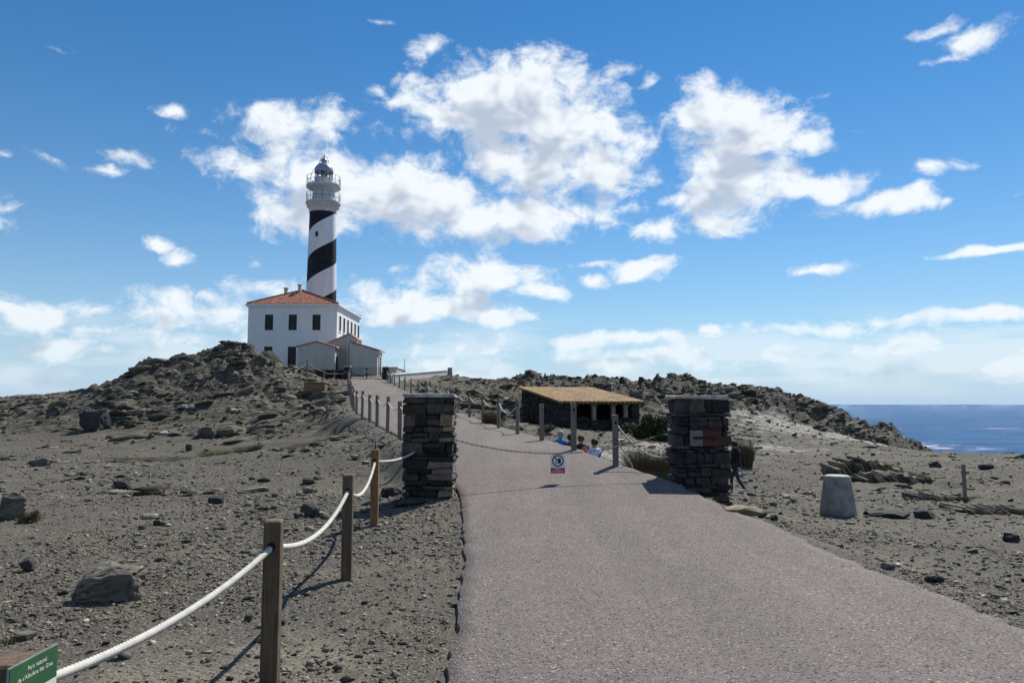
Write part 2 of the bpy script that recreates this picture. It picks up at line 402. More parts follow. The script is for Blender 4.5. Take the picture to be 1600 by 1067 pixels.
def mat_ground():
    m, n, b = new_mat("ground_soil"); q = NB(n)
    p = q.pos(); rock = q.attr('rock'); pale = q.attr('pale'); grass = q.attr('moss')
    big = q.noise(p, 0.35, 5, 0.6); mid = q.noise(p, 2.3, 6, 0.65); fine = q.noise(p, 26, 5, 0.7)
    soil = q.mix(q.range(big, 0.35, 0.65), (0.070, 0.060, 0.042), (0.104, 0.090, 0.062))
    soil = q.mix(q.range(mid, 0.42, 0.72), soil, (0.056, 0.050, 0.039))
    sand = q.range(q.noise(q.vadd(p, (31.0, 7.0, 0.0)), 0.5, 4, 0.6), 0.55, 0.70)
    soil = q.mix(q.math('MULTIPLY', sand, 0.8), soil, (0.175, 0.157, 0.112))
    soil = q.mix(q.math('MULTIPLY', q.range(q.math('ADD', q.attr('bare'), q.math('MULTIPLY_ADD', mid, 0.6, -0.3)), 0.3, 0.8), 0.85), soil, q.mix(mid, (0.165, 0.142, 0.092), (0.235, 0.21, 0.155)))
    dkp = q.range(q.noise(q.vadd(p, (11.0, 3.0, 0.0)), 0.8, 6, 0.7), 0.52, 0.66)
    soil = q.mix(q.math('MULTIPLY', dkp, 0.75), soil, (0.045, 0.043, 0.039))
    # chips of slate trodden into the soil
    vo = q.voro(q.vmul(p, (1.0, 1.5, 1.0)), 34, 'F1', 'Color'); vd = q.voro(q.vmul(p, (1.0, 1.5, 1.0)), 34, 'F1', 'Distance')
    chip = q.math('MULTIPLY', q.range(q.sep(vo)[0], 0.34, 0.40), q.range(vd, 0.55, 0.35))
    tone = q.mix(q.range(q.sep(vo)[1], 0.2, 1.0), (0.05, 0.048, 0.045), (0.36, 0.34, 0.30))
    soil = q.mix(q.math('MULTIPLY', chip, 0.8), soil, tone)
    v2 = q.voro(q.vmul(p, (1.0, 1.4, 1.0)), 85, 'F1', 'Color')
    soil = q.mix(q.math('MULTIPLY', q.range(q.sep(v2)[0], 0.5, 0.55), 0.55), soil, q.mix(q.sep(v2)[1], (0.035, 0.033, 0.03), (0.25, 0.23, 0.195)))
    soil = q.mix(1.0, soil, q.mix(fine, (0.62, 0.62, 0.62), (1.25, 1.25, 1.25)), 'MULTIPLY')
    # slate in tilted beds
    rp = q.rot(p, (0.55, 0.35, 0.5))
    beds = q.noise(q.vmul(rp, (0.35, 0.5, 5.0)), 1.6, 6, 0.65)
    rk = q.mix(q.range(beds, 0.38, 0.62), (0.036, 0.033, 0.029), (0.185, 0.165, 0.125))
    rk = q.mix(q.math('MULTIPLY', q.range(q.noise(p, 0.9, 5, 0.65), 0.55, 0.75), 0.6), rk, (0.215, 0.185, 0.125))
    rk = q.mix(q.math('MULTIPLY', q.range(q.noise(p, 3.7, 4, 0.6), 0.60, 0.72), 0.6), rk, (0.30, 0.29, 0.27))
    rk = q.mix(1.0, rk, q.mix(fine, (0.7, 0.7, 0.7), (1.2, 1.2, 1.2)), 'MULTIPLY')
    rmask = q.range(q.math('ADD', rock, q.math('MULTIPLY_ADD', mid, 0.5, -0.25)), 0.22, 0.42)
    col = q.mix(rmask, soil, rk)
    plc = q.mix(q.range(mid, 0.35, 0.65), (0.15, 0.142, 0.122), (0.38, 0.36, 0.31))
    col = q.mix(q.range(q.math('ADD', pale, q.math('MULTIPLY_ADD', q.noise(q.vmul(p, (.5, 1.2, 1.)), 0.9, 6, .7), 1.6, -0.8)), 0.40, 0.62), col, plc)
    gr = q.mix(q.range(fine, 0.3, 0.7), (0.055, 0.052, 0.022), (0.10, 0.085, 0.036))
    col = q.mix(q.math('MULTIPLY', q.range(q.math('ADD', grass, q.math('MULTIPLY_ADD', mid, 0.8, -0.4)), 0.35, 0.7), 0.8), col, gr)
    n.links.new(col, b.inputs['Base Color']); b.inputs['Roughness'].default_value = 0.93
    h = q.math('ADD', q.math('MULTIPLY', q.noise(p, 9, 6, 0.7), 0.5), q.math('MULTIPLY', fine, 0.35))
    h = q.math('ADD', h, q.math('MULTIPLY', chip, 0.3))
    h = q.math('ADD', h, q.math('MULTIPLY', q.math('MULTIPLY', beds, rock), 3.0))
    n.links.new(q.bump(h, 0.9, 0.05), b.inputs['Normal'])
    return m
def mat_rock(name, base=(0.14, 0.13, 0.115), tint=(0.22, 0.19, 0.14), usetone=False, bed=True):
    m, n, b = new_mat(name); q = NB(n)
    p = q.pos(); rp = q.rot(p, (0.55, 0.35, 0.5))
    beds = q.noise(q.vmul(rp, (0.8, 1.0, 7.0)), 2.2, 6, 0.65)
    dk = tuple(x*0.5 for x in base)
    c = q.mix(q.range(beds, 0.32, 0.68), dk, tuple(x*1.25 for x in base))
    c = q.mix(q.math('MULTIPLY', q.range(q.noise(p, 1.3, 5, 0.65), 0.5, 0.75), 0.6), c, tint)
    c = q.mix(q.math('MULTIPLY', q.range(q.noise(p, 7.0, 4, 0.6), 0.62, 0.74), 0.5), c, tuple(min(1, x*2.2) for x in base))
    if usetone:
        t = q.attr('tone')
        g = n.nodes.new('ShaderNodeCombineColor')
        tv = q.math('MULTIPLY_ADD', t, 1.5, 0.35)
        for i in range(3): n.links.new(tv, g.inputs[i])
        c = q.mix(1.0, c, g.outputs[0], 'MULTIPLY')
    n.links.new(c, b.inputs['Base Color']); b.inputs['Roughness'].default_value = 0.9
    h = q.math('ADD', q.math('MULTIPLY', beds, 1.0), q.math('MULTIPLY', q.noise(p, 24, 5, 0.7), 0.5))
    n.links.new(q.bump(h, 0.8, 0.03), b.inputs['Normal'])
    return m
def mat_path():
    m, n, b = new_mat("path_chippings"); q = NB(n)
    p = q.pos()
    v = q.voro(p, 78, 'F1', 'Color'); vd = q.voro(p, 78, 'F1', 'Distance')
    s = q.sep(v)
    col = q.mix(q.range(s[0], 0.0, 1.0, smooth=False), (0.132, 0.111, 0.100), (0.220, 0.189, 0.172))
    col = q.mix(q.range(s[1], 0.85, 0.89), col, (0.055, 0.050, 0.050))
    col = q.mix(q.range(s[2], 0.965, 0.975), col, (0.36, 0.335, 0.30))
    big = q.noise(p, 0.55, 5, 0.6); mid = q.noise(p, 4.0, 5, 0.65)
    spots = q.range(q.voro(q.vmul(p, (1.0, 1.3, 1.0)), 11, 'F1', 'Distance'), 0.13, 0.06)
    col = q.mix(q.math('MULTIPLY', spots, 0.75), col, (0.06, 0.055, 0.055))
    col = q.mix(1.0, col, q.mix(big, (0.80, 0.80, 0.82), (1.16, 1.15, 1.13)), 'MULTIPLY')
    col = q.mix(1.0, col, q.mix(mid, (0.86, 0.86, 0.86), (1.12, 1.12, 1.12)), 'MULTIPLY')
    trk = q.range(q.noise(q.vmul(p, (1.3, 0.10, 1.0)), 1.0, 4, 0.6), 0.35, 0.65)
    col = q.mix(1.0, col, q.mix(trk, (0.90, 0.90, 0.91), (1.08, 1.075, 1.06)), 'MULTIPLY')
    dust = q.range(q.noise(q.vadd(p, (4.0, 9.0, 0.0)), 0.9, 6, 0.7), 0.58, 0.74)
    col = q.mix(q.math('MULTIPLY', dust, 0.30), col, (0.27, 0.24, 0.195))
    n.links.new(col, b.inputs['Base Color']); b.inputs['Roughness'].default_value = 0.86
    h = q.math('ADD', q.math('MULTIPLY', vd, -0.9), q.math('MULTIPLY', q.noise(p, 150, 3, 0.6), 0.4))
    h = q.math('ADD', h, q.math('MULTIPLY', spots, -0.7))
    h = q.math('ADD', h, q.math('MULTIPLY', s[2], 0.5))
    n.links.new(q.bump(h, 0.9, 0.012), b.inputs['Normal'])
    return m
def mat_sea():
    m, n, b = new_mat("sea_water"); q = NB(n)
    p = q.pos()
    w1 = q.noise(q.vmul(p, (1.0, 1.6, 1.0)), 0.05, 4, 0.6); w2 = q.noise(q.vmul(p, (1.0, 1.8, 1.0)), 0.35, 5, 0.65); w3 = q.noise(p, 1.6, 4, 0.6)
    h = q.math('ADD', q.math('MULTIPLY', w1, 2.2), q.math('ADD', q.math('MULTIPLY', w2, 1.0), q.math('MULTIPLY', w3, 0.22)))
    col = q.mix(q.range(w1, 0.3, 0.7), (0.006, 0.058, 0.150), (0.014, 0.098, 0.225))
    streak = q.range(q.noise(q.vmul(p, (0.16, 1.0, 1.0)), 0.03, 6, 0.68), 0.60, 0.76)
    crest_glint = q.range(q.noise(q.vmul(p, (0.6, 1.0, 1.0)), 0.8, 4, 0.75), 0.60, 0.68)  # white specks painted into the sea colour, as whitecaps and as sun glitter
    foam_glint = q.math('MULTIPLY', streak, crest_glint)
    # surf round the rocky point and one line of breakers outside it
    sx = q.sep(p)
    dpt = q.math('SQRT', q.math('ADD', q.math('POWER', q.math('DIVIDE', q.math('SUBTRACT', sx[0], 76.0), 13.0), 2.0), q.math('POWER', q.math('DIVIDE', q.math('SUBTRACT', sx[1], 140.0), 22.0), 2.0)))
    surf = q.math('MULTIPLY', q.range(dpt, 1.0, 0.35), q.range(q.noise(q.vmul(p, (.6, 1., 1.)), 0.30, 6, 0.75), 0.50, 0.62))
    line = q.math('MULTIPLY', q.range(q.math('ABSOLUTE', q.math('SUBTRACT', q.math('ADD', sx[1], q.math('MULTIPLY', q.noise(p, 0.02, 3, 0.5), 30.0)), 255.0)), 9.0, 2.0), q.range(q.noise(q.vmul(p, (0.5, 1.0, 1.0)), 0.16, 6, 0.75), 0.52, 0.62))
    foam_glint = q.math('MAXIMUM', foam_glint, q.math('MAXIMUM', q.math('MULTIPLY', surf, .8), q.math('MULTIPLY', line, .45)))
    col = q.mix(foam_glint, col, (0.75, 0.78, 0.80))
    dif = n.nodes.new('ShaderNodeBsdfDiffuse'); gl = n.nodes.new('ShaderNodeBsdfGlossy'); gl.inputs['Roughness'].default_value = 0.13
    gl.inputs['Color'].default_value = (0.75, 0.85, 1.0, 1)
    n.links.new(col, dif.inputs['Color'])
    bn = q.bump(h, 1.0, 2.2); n.links.new(bn, gl.inputs['Normal'])
    mx = n.nodes.new('ShaderNodeMixShader'); mx.inputs[0].default_value = 0.10
    n.links.new(dif.outputs[0], mx.inputs[1]); n.links.new(gl.outputs[0], mx.inputs[2])
    n.links.new(mx.outputs[0], [x for x in n.nodes if x.type == 'OUTPUT_MATERIAL'][0].inputs[0]); n.nodes.remove(b)
    return m
def mat_plaster(name, col, stain=0.35):
    m, n, b = new_mat(name); q = NB(n)
    p = q.pos()
    big = q.noise(q.vmul(p, (1.0, 1.0, 0.35)), 0.9, 6, 0.65); mid = q.noise(p, 5, 5, 0.6)
    c = q.mix(q.range(big, 0.30, 0.62), tuple(x*(1-stain*0.5) for x in col), col)
    c = q.mix(1.0, c, q.mix(mid, (0.92, 0.92, 0.91), (1.04, 1.04, 1.04)), 'MULTIPLY')
    drip = q.range(q.noise(q.vmul(p, (3.0, 3.0, 0.12)), 1.0, 4, 0.6), 0.62, 0.8)
    c = q.mix(q.math('MULTIPLY', drip, stain*0.6), c, tuple(x*0.6 for x in col))
    n.links.new(c, b.inputs['Base Color']); b.inputs['Roughness'].default_value = 0.9
    n.links.new(q.bump(q.noise(p, 14, 6, 0.7), 0.35, 0.02), b.inputs['Normal'])
    return m
def mat_wood(name, a, b_, sc=1.0):
    m, n, b = new_mat(name); q = NB(n)
    c = q.coord('Object'); r = q.rnd()
    off = n.nodes.new('ShaderNodeCombineXYZ'); n.links.new(q.math('MULTIPLY', r, 37.0), off.inputs[0]); n.links.new(q.math('MULTIPLY', r, 19.0), off.inputs[2])
    c = q.vadd(c, off.outputs[0])
    g = q.noise(q.vmul(c, (26*sc, 26*sc, 1.4*sc)), 1.5, 6, 0.65, dist=0.4)
    col = q.mix(q.range(g, 0.3, 0.72), a, b_)
    crack = q.range(q.noise(q.vmul(c, (60*sc, 60*sc, 1.0*sc)), 1.0, 3, 0.5), 0.66, 0.72)
    col = q.mix(q.math('MULTIPLY', crack, 0.7), col, tuple(x*0.3 for x in a))
    col = q.mix(q.math('MULTIPLY', q.range(q.noise(c, 5, 4, 0.6), 0.5, 0.75), 0.5), col, (0.20, 0.19, 0.175))
    n.links.new(col, b.inputs['Base Color']); b.inputs['Roughness'].default_value = 0.82
    n.links.new(q.bump(g, 0.5, 0.006), b.inputs['Normal'])
    return m
def mat_tiles(name, c1, c2, direction='x', pitch=0.26, lichen=None):
    m, n, b = new_mat(name); q = NB(n)
    p = q.coord('Object'); s = q.sep(p)
    u = s[0] if direction == 'x' else s[1]; v = s[1] if direction == 'x' else s[0]
    wave = q.math('SINE', q.math('MULTIPLY', u, 2*math.pi/pitch))
    row = q.math('FRACT', q.math('MULTIPLY', v, 1/0.38))
    nz = q.noise(p, 3.0, 5, 0.65); cell = q.voro(q.vmul(p, (1/pitch, 1/0.38, 1.0)), 1.0, 'F1', 'Color', 0.3)
    col = q.mix(q.range(q.sep(cell)[0], 0.0, 1.0), c1, c2)
    col = q.mix(q.range(nz, 0.5, 0.75), col, tuple(x*0.55 for x in c1))
    if lichen:
        li = q.range(q.noise(p, 1.1, 6, 0.7), 0.44, 0.60); col = q.mix(li, col, lichen)
        col = q.mix(q.range(q.noise(p, 3.6, 5, 0.7), 0.50, 0.64), col, (0.24, 0.165, 0.105))
    n.links.new(col, b.inputs['Base Color'])
    h = q.math('ADD', q.math('MULTIPLY', wave, 0.5), q.math('MULTIPLY', row, 0.4))
    n.links.new(q.bump(h, 0.4 if lichen else 1.0, 0.07), b.inputs['Normal']); b.inputs['Roughness'].default_value = 0.88
    return m

MATS = dict(
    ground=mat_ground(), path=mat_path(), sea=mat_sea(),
    rock=mat_rock("slate_rock", (0.125, 0.115, 0.097), (0.18, 0.155, 0.11)), crag=mat_rock("slate_crag", (0.140, 0.126, 0.096), (0.20, 0.168, 0.105), usetone=True),
    darkrock=mat_rock("dark_slate", (0.055, 0.054, 0.053), (0.085, 0.075, 0.062)),
    bedrock=mat_rock("bedded_rock", (0.235, 0.205, 0.155), (0.29, 0.25, 0.18)),
    tanrock=mat_rock("tan_rock", (0.24, 0.19, 0.135), (0.30, 0.24, 0.16)),
    palerock=mat_rock("pale_rock", (0.42, 0.40, 0.36), (0.48, 0.44, 0.36)),
    chips=mat_rock("slate_chips", (0.178, 0.163, 0.132), (0.215, 0.185, 0.132), usetone=True),
    slate_a=simple("pillar_slate", (0.035, 0.034, 0.034), 0.85, 0.35, 9, 0.7, 30, 0.012, rndvar=0.45),
    slate_b=simple("pillar_brown_stone", (0.062, 0.052, 0.042), 0.88, 0.35, 9, 0.7, 30, 0.012, rndvar=0.4),
    sandst=simple("pillar_sandstone", (0.20, 0.155, 0.10), 0.9, 0.25, 7, 0.6, 30, 0.012, rndvar=0.25),
    pinkst=simple("pillar_pink_stone", (0.17, 0.13, 0.115), 0.9, 0.25, 7, 0.6, 30, 0.012, rndvar=0.2),
    mortar=simple("mortar_cap", (0.42, 0.40, 0.36), 0.92, 0.3, 7, 0.7, 22, 0.015),
    core=simple("dark_mortar", (0.025, 0.023, 0.021), 0.95, 0.3, 10, 0.5, 40, 0.01),
    white=mat_plaster("white_limewash", (0.80, 0.79, 0.77), 0.16),
    whitec=mat_plaster("white_trim", (0.84, 0.83, 0.81), 0.08),
    cream=mat_plaster("cream_render", (0.62, 0.58, 0.52), 0.22),
    grey_render=mat_plaster("grey_render", (0.53, 0.48, 0.425), 0.25),
    concrete=simple("concrete", (0.25, 0.235, 0.21), 0.92, 0.25, 5, 0.5, 45, 0.008),
    shutter=simple("dark_green_shutter", (0.022, 0.030, 0.030), 0.5, 0.2, 4, spec=0.4),
    wood=mat_wood("weathered_post", (0.075, 0.050, 0.031), (0.16, 0.108, 0.068)),
    woodo=mat_wood("orange_post", (0.155, 0.078, 0.036), (0.27, 0.145, 0.07)),
    woodg=mat_wood("grey_post", (0.12, 0.105, 0.088), (0.25, 0.215, 0.18)),
    hole=simple("drilled_hole", (0.012, 0.010, 0.009), 0.95, 0.1),
    rope=simple("white_rope", (0.50, 0.48, 0.43), 0.9, 0.12, 14, 0.35, 220, 0.003),
    tile=mat_tiles("terracotta_tile", (0.30, 0.105, 0.065), (0.42, 0.18, 0.115)),
    tilex=mat_tiles("pale_ridge_tile", (0.36, 0.22, 0.16), (0.46, 0.31, 0.24)),
    lichen=mat_tiles("lichen_roof_tile", (0.140, 0.088, 0.050), (0.205, 0.128, 0.068), 'x', 0.24, lichen=(0.28, 0.175, 0.045)),
    metal=simple("galvanised_steel", (0.33, 0.34, 0.35), 0.5, 0.2, 12, metallic=0.6),
    iron=simple("dark_iron", (0.035, 0.037, 0.04), 0.55, 0.3, 9, metallic=0.3),
    dome=simple("lead_grey_dome", (0.30, 0.31, 0.36), 0.36, 0.15, 3, metallic=0.35, spec=.5),
    shed_stone=mat_rock("shed_dry_stone", (0.040, 0.037, 0.033), (0.06, 0.05, 0.04), usetone=True),
    drum=mat_plaster("weathered_white_render", (0.60, 0.60, 0.59), 0.25),
    column=simple("weathered_column", (0.22, 0.21, 0.19), 0.9, 0.3, 5, 0.4, 30, 0.01),
    brown_block=simple("rust_brown_masonry", (0.20, 0.125, 0.075), 0.92, 0.3, 4, 0.6, 20, 0.03),
)
def mat_tower(z0, pitch, frac, R):
    m, n, b = new_mat("tower_spiral_paint"); q = NB(n)
    p = q.coord('Object'); s = q.sep(p)
    # angle measured from the -x side, through the front (-y), towards +x
    ang = q.math('ARCTAN2', q.math('MULTIPLY', s[1], -1.0), q.math('MULTIPLY', s[0], -1.0))
    t = q.math('SUBTRACT', q.math('DIVIDE', q.math('SUBTRACT', s[2], z0), pitch), q.math('DIVIDE', ang, 2*math.pi))
    f = q.math('FRACT', q.math('ADD', t, 40.0))
    wob = q.math('MULTIPLY_ADD', q.noise(p, 1.2, 3, 0.5), 0.012, -0.006)
    mask = q.math('LESS_THAN', q.math('ADD', f, wob), frac)
    wh = q.mix(q.range(q.noise(q.vmul(p, (1, 1, 0.3)), 0.9, 6, 0.65), 0.35, 0.65), (0.70, 0.68, 0.67), (0.80, 0.79, 0.77))
    bk = q.mix(q.range(q.noise(p, 1.4, 5, 0.7), 0.45, 0.75), (0.012, 0.013, 0.018), (0.030, 0.032, 0.040))
    flake = q.range(q.noise(p, 6.0, 3, 0.6), 0.735, 0.75)
    bk = q.mix(flake, bk, (0.5, 0.48, 0.45))
    n.links.new(q.mix(mask, wh, bk), b.inputs['Base Color']); b.inputs['Roughness'].default_value = 0.7
    n.links.new(q.bump(q.noise(p, 10, 5, 0.6), 0.3, 0.02), b.inputs['Normal'])
    return m

# ================================================================== terrain
PATH = [(-30,-.1,3.9,0),(4.2,-.37,3.66,0),(5.2,-.40,3.62,0),(7.3,-.46,3.5,0.0),(9.0,-.56,3.32,.04),(10.9,-.72,3.10,.11),(11.8,-.82,2.98,.17),
        (13,-1.05,2.72,.28),(14.2,-1.35,2.12,.43),(16.2,-1.9,1.5,.60),(18.5,-2.6,.95,.69),(21,-3.3,.35,.76),(23.6,-4.1,-.25,.85),
        (26.4,-4.9,-.9,.96),(29.6,-5.9,-1.6,1.09),(33,-6.9,-2.4,1.23),(38,-8.1,-3.7,1.5),(45,-9.7,-5.5,1.97),(55,-12.1,-8.2,2.68),(64,-14.0,-10.6,3.38),(72,-15.8,-12.6,4.05),(79,-17.2,-14.0,4.75)]
PA = np.array(PATH)
def path_at(Y):
    return (np.interp(Y, PA[:,0], PA[:,1]), np.interp(Y, PA[:,0], PA[:,2]), np.interp(Y, PA[:,0], PA[:,3]))

CP = []   # x, y, z, rock, pale, moss
def cw(x, y, z, r=0.05, p=0.0, g=0.0): CP.append((x, y, z, r, p, g))
def cp(px, py, Y, r=0.05, p=0.0, g=0.0):
    v = P(px, py, Y); cw(v.x, v.y, v.z, r, p, g)
for a in [(-14,-25,0),(-14,-6,0),(-6,2,0),(-3,5,0),(-8,8,.0),(-3,10,.0),(10,-25,0),(9,-5,-.05),(5,2,-.03),(5.5,5,-.08),(24,-5,-.2),(-30,-5,.1),(-30,-25,.2),(-45,10,0),(0,-25,0)]: cw(*a)
cp(200,800,11.3,.08); cp(0,800,11.3,.1); cp(100,740,19.2,.1); cp(0,740,19.2,.08); cp(400,762,14.9,.05); cp(520,742,17.2,.1)
cp(330,715,29,0,0,.55); cp(420,706,29,.1,0,.45); cp(230,719,28,0,.1,.15); cp(370,712,29,0,0,.65); cp(130,712,30,.02,.3); cp(20,705,32,.05,.2)
cp(100,690,38,.1); cp(0,690,38,.1); cp(-150,690,38,.1); cp(-150,800,11,.1); cp(250,740,20,.05)
cp(0,655,60,.35); cp(60,660,55,.3); cp(0,622,95,.45); cp(60,617,95,.45); cp(100,628,88,.4); cp(165,613,85,.5); cp(-100,623,95,.4); cp(-250,640,80,.4)
cw(-80,120,-3,.3); cw(-50,120,-2,.3); cw(-110,132,-8,.3); cw(-115,60,-1,.3); cw(-40,105,1,.5)
cp(75,668,42,.55); cp(150,640,46,1); cp(190,612,54,1); cp(240,583,58,1); cp(290,566,60,1); cp(350,560,62,1); cp(385,552,63,1); cp(420,565,65,1)
cp(455,575,68,.8); cp(385,569,57,1); cp(300,600,52,.9); cp(250,640,46,.8); cp(350,642,45,.6,.1); cp(350,684,36.5,.3); cp(200,684,37.5,.4); cp(430,642,45,.6)
cp(430,602,55,.8); cp(480,602,60,.5); cp(480,642,46,.7); cp(440,667,37,.5,0,.3); cp(500,662,34,.7); cp(520,642,43,.8); cp(490,692,27,.5); cp(560,692,23,.45); cp(590,702,19,.35); cp(540,622,51,.8); cp(540,612,58,.7)
cp(500,600,72,.1); cp(440,600,66,.4)
for a in [(-31,78,4.9),(-20,76.5,5.0),(-20,90,5.0),(-31,94,5.0),(-12,80,4.95),(-12,94,4.9),(-25,100,4.6),(-36,86,4.4,.6),(-6,84,4.7,.3)]: cw(*a)
cp(640,606,57,.5); cp(612,596,64,.1); cp(655,592,70,.1); cp(640,594,68,.1); cp(700,588,78,.25); cp(735,605,72,.8); cp(790,613,70,1); cp(850,601,66,1); cp(895,605,66,1); cp(930,612,66,1); cp(965,617,66,1); cp(1000,607,68,1)
cp(1060,601,70,1); cp(1130,609,72,1); cp(1195,618,76,1); cp(1240,634,78,.9); cp(1285,648,82,.8); cp(1340,678,82,.8); cp(1400,696,80,.9); cp(1445,717,80,.9)
cp(760,632,45,.8); cp(700,626,45,.7); cp(800,662,33,.5); cp(830,662,39,.3); cp(880,675,39,.05); cp(960,674,39,.05,.2); cp(1000,670,42,.1,.3); cp(1010,702,27,.08,.6); cp(960,708,25,.05,.6)
cw(2.0,25.5,-.22,.05,.2); cw(3.2,23,-.30,.05,.4); cw(4.4,17,-.32); cw(3.6,13.2,-.24); cw(4.4,11,-.22); cw(2.2,19.8,-.35,.05,.3); cw(1.7,21.2,-.3)
cp(1047,690,31,.1,.3); cp(1080,642,56,.7,.2); cp(1200,657,54,.4,.9); cp(1200,640,61,.9,.05); cp(1300,680,51,.25,1); cp(1400,702,48,.25,.9); cp(1150,700,36,.05,.6); cp(1300,655,62,.8,.1)
cp(1200,720,30,.05,.1); cp(1150,776,20.5,.05); cp(1300,740,24,.1); cp(1310,804,14,.05); cp(1250,770,19,.05); cp(1400,772,19,.15); cp(1360,735,24,.25); cp(1500,722,29,.1,.15); cp(1600,772,18.5,.2); cp(1500,760,20,.3)
cp(1600,714,41,.15,.1); cp(1500,713,42,.15,.2); cp(1750,716,41,.15); cp(1750,780,18,.1); cp(1600,852,11.2,.1); cp(1500,852,11,.1); cp(1400,850,10.4,.05); cp(1700,985,6,.05)
for a in [(30,54,-4.6,.5),(38,54,-6,.6),(60,50,-7,.5),(47,62,-7,.6),(52,72,-8,.7),(57,84,-9,.6),(50,100,-10,.6),(75,45,-6,.4),(90,20,-5,.3),(60,15,-1.5,.1),(0,112,.5,.6),(22,112,-2,.6),(40,115,-9,.6),(0,135,-9,.5),(-40,135,-8,.5),(60,130,-12,.5),(95,90,-14,.4),(95,-20,-3,.2),(10,85,2.6,.8)]: cw(*a)
CPA = np.array([c if len(c) == 6 else tuple(c)+(0,)*(6-len(c)) for c in CP], float)

def rbf_fit(pts, vals, c=1.5):
    d = np.sqrt(((pts[:,None]-pts[None])**2).sum(-1) + c*c)
    n = len(pts); A = np.zeros((n+3, n+3)); A[:n,:n] = d + np.eye(n)*-0.15
    A[:n,n] = 1; A[:n,n+1:] = pts; A[n,:n] = 1; A[n+1:,:n] = pts.T
    return np.linalg.solve(A, np.concatenate([vals, np.zeros(3)]))
W = rbf_fit(CPA[:,:2], CPA[:,2])
def rbf_eval(x, y, c=1.5):
    s = W[-3] + W[-2]*x + W[-1]*y
    for i in range(len(CPA)):
        s = s + W[i]*np.sqrt((x-CPA[i,0])**2 + (y-CPA[i,1])**2 + c*c)
    return s
def idw(x, y):
    out = [0, 0, 0]; sw = 0
    for c in CPA:
        w = 1.0/((x-c[0])**2 + (y-c[1])**2 + 0.6)**1.6
        sw = sw + w
        for k in range(3): out[k] = out[k] + w*c[3+k]
    return [o/sw for o in out]
def sstep(a, b, x):
    t = np.clip((x-a)/(b-a), 0, 1); return t*t*(3-2*t)
def spaced(segs):
    out = [segs[0][0]]
    for (a, b, s0, s1) in segs:
        x = a
        while True:
            s = s0 + (s1-s0)*(x-a)/(b-a); x += s
            if x >= b - 0.3*s: break
            out.append(x)
        out.append(b)
    return np.array(out)
gx = spaced([(-118,-52,2.2,.45),(-52,-7,.30,.17),(-7,7,.10,.10),(7,52,.17,.30),(52,105,.5,2.5)])
gy = spaced([(-28,1.5,2.0,.25),(1.5,16,.09,.13),(16,85,.17,.25),(85,136,.4,2.2)])
GX, GY = np.meshgrid(gx, gy)
base = rbf_eval(GX, GY)
rockF, paleF, mossF = idw(GX, GY)
pl, pr, pz = path_at(GY)
dedge = np.maximum(np.maximum(pl-GX, GX-pr), 0.0)
# verge: near the camera level ground runs up to the path, farther on it is a bank
bank = np.interp(gy, [0, 9, 14, 20, 40, 70, 80], [3.0, 2.5, .9, 1.1, 2.0, 2.0, 1.5])[:,None]
bankR = np.interp(gy, [0, 8, 10.5, 14, 25, 40, 70, 80], [1.6, 1.1, .5, .45, .6, 1.8, 2.0, 1.5])[:,None]
bank = np.where(GX > pr, bankR, bank)
wpath = sstep(0.12, 1.0, dedge/bank)
base = pz*(1-wpath) + base*wpath
verge = sstep(0.0, 1.0, dedge/1.6)
rr = np.clip(rockF, 0, 1)*sstep(0.1, 1.2, dedge)
crag = 1.5*(fbm(GX/7, GY/7, 4, 3)-.5) + 1.15*slabs(GX, GY, 2.2, 11, (.55,.2)) + .66*slabs(GX+1.2*vnoise(GX/2,GY/2,5), GY, 1.0, 29, (.7,.3)) + .26*slabs(GX, GY, .5, 41, (.8,.3))
_c = np.pad(crag, 1, 'edge')
crag = .5*crag + .5*(_c[:-2,1:-1]+_c[2:,1:-1]+_c[1:-1,:-2]+_c[1:-1,2:])/4
low = .10*(fbm(GX/3.0, GY/3.0, 5, 77)-.5) + .045*(fbm(GX/.5, GY/.5, 4, 91)-.5) + .05*np.maximum(fbm(GX/1.1+9, GY/.7, 4, 95)-.52, 0)*sstep(10, 22, GY)*4
GZ = base + low*verge*np.clip(1.0+2*rr, 1, 2.5) + crag*np.clip(rr*rr*1.0 + rr*.15, 0, 1)*1.05 + .13*slabs(GX, GY, 1.2, 61, (.6,.3), 2.4, .2)*np.clip(rr+.18, 0, .6)*sstep(14, 24, GY)*verge
# flat floors under the buildings and for the pond
def flatten(mask, z): 
    global GZ
    GZ = GZ*(1-mask) + z*mask
def recm(x0, x1, y0, y1, s=1.0):
    return sstep(-s, 0, GX-x0)*sstep(-s, 0, x1-GX)*sstep(-s, 0, GY-y0)*sstep(-s, 0, y1-GY)
flatten(recm(-29.6,-10,76.3,99,1.5), 4.95)
flatten(recm(.2,9.0,38.5,48.5,1.6), .18)
PC = P(285, 716, 28.4); PZ = Hz0 = float(np.median(GZ[np.hypot((GX-PC.x)/2.4, (GY-PC.y)/.9) < 1]))
_pt = np.arctan2((GY-PC.y)/1.15, (GX-PC.x)/3.3)
def pond_r(t): return 1+.22*np.sin(3*t+1)+.14*np.sin(5*t)+.08*np.sin(11*t)+.06*np.sin(17*t+2)
_pd = np.hypot((GX-PC.x)/3.3, (GY-PC.y)/1.15)/pond_r(_pt)
GZ = np.where(_pd < 1.0, PZ-.05, GZ); _pw = sstep(1.0, 2.2, _pd); GZ = np.where((_pd >= 1.0) & (_pd < 2.2), (PZ+.012)*(1-_pw)+np.maximum(GZ, PZ+.012*(1-_pw)-.3*_pw)*_pw, GZ)
onpath = (dedge <= 0.10)
GZ = np.where(onpath, pz-0.03, GZ)
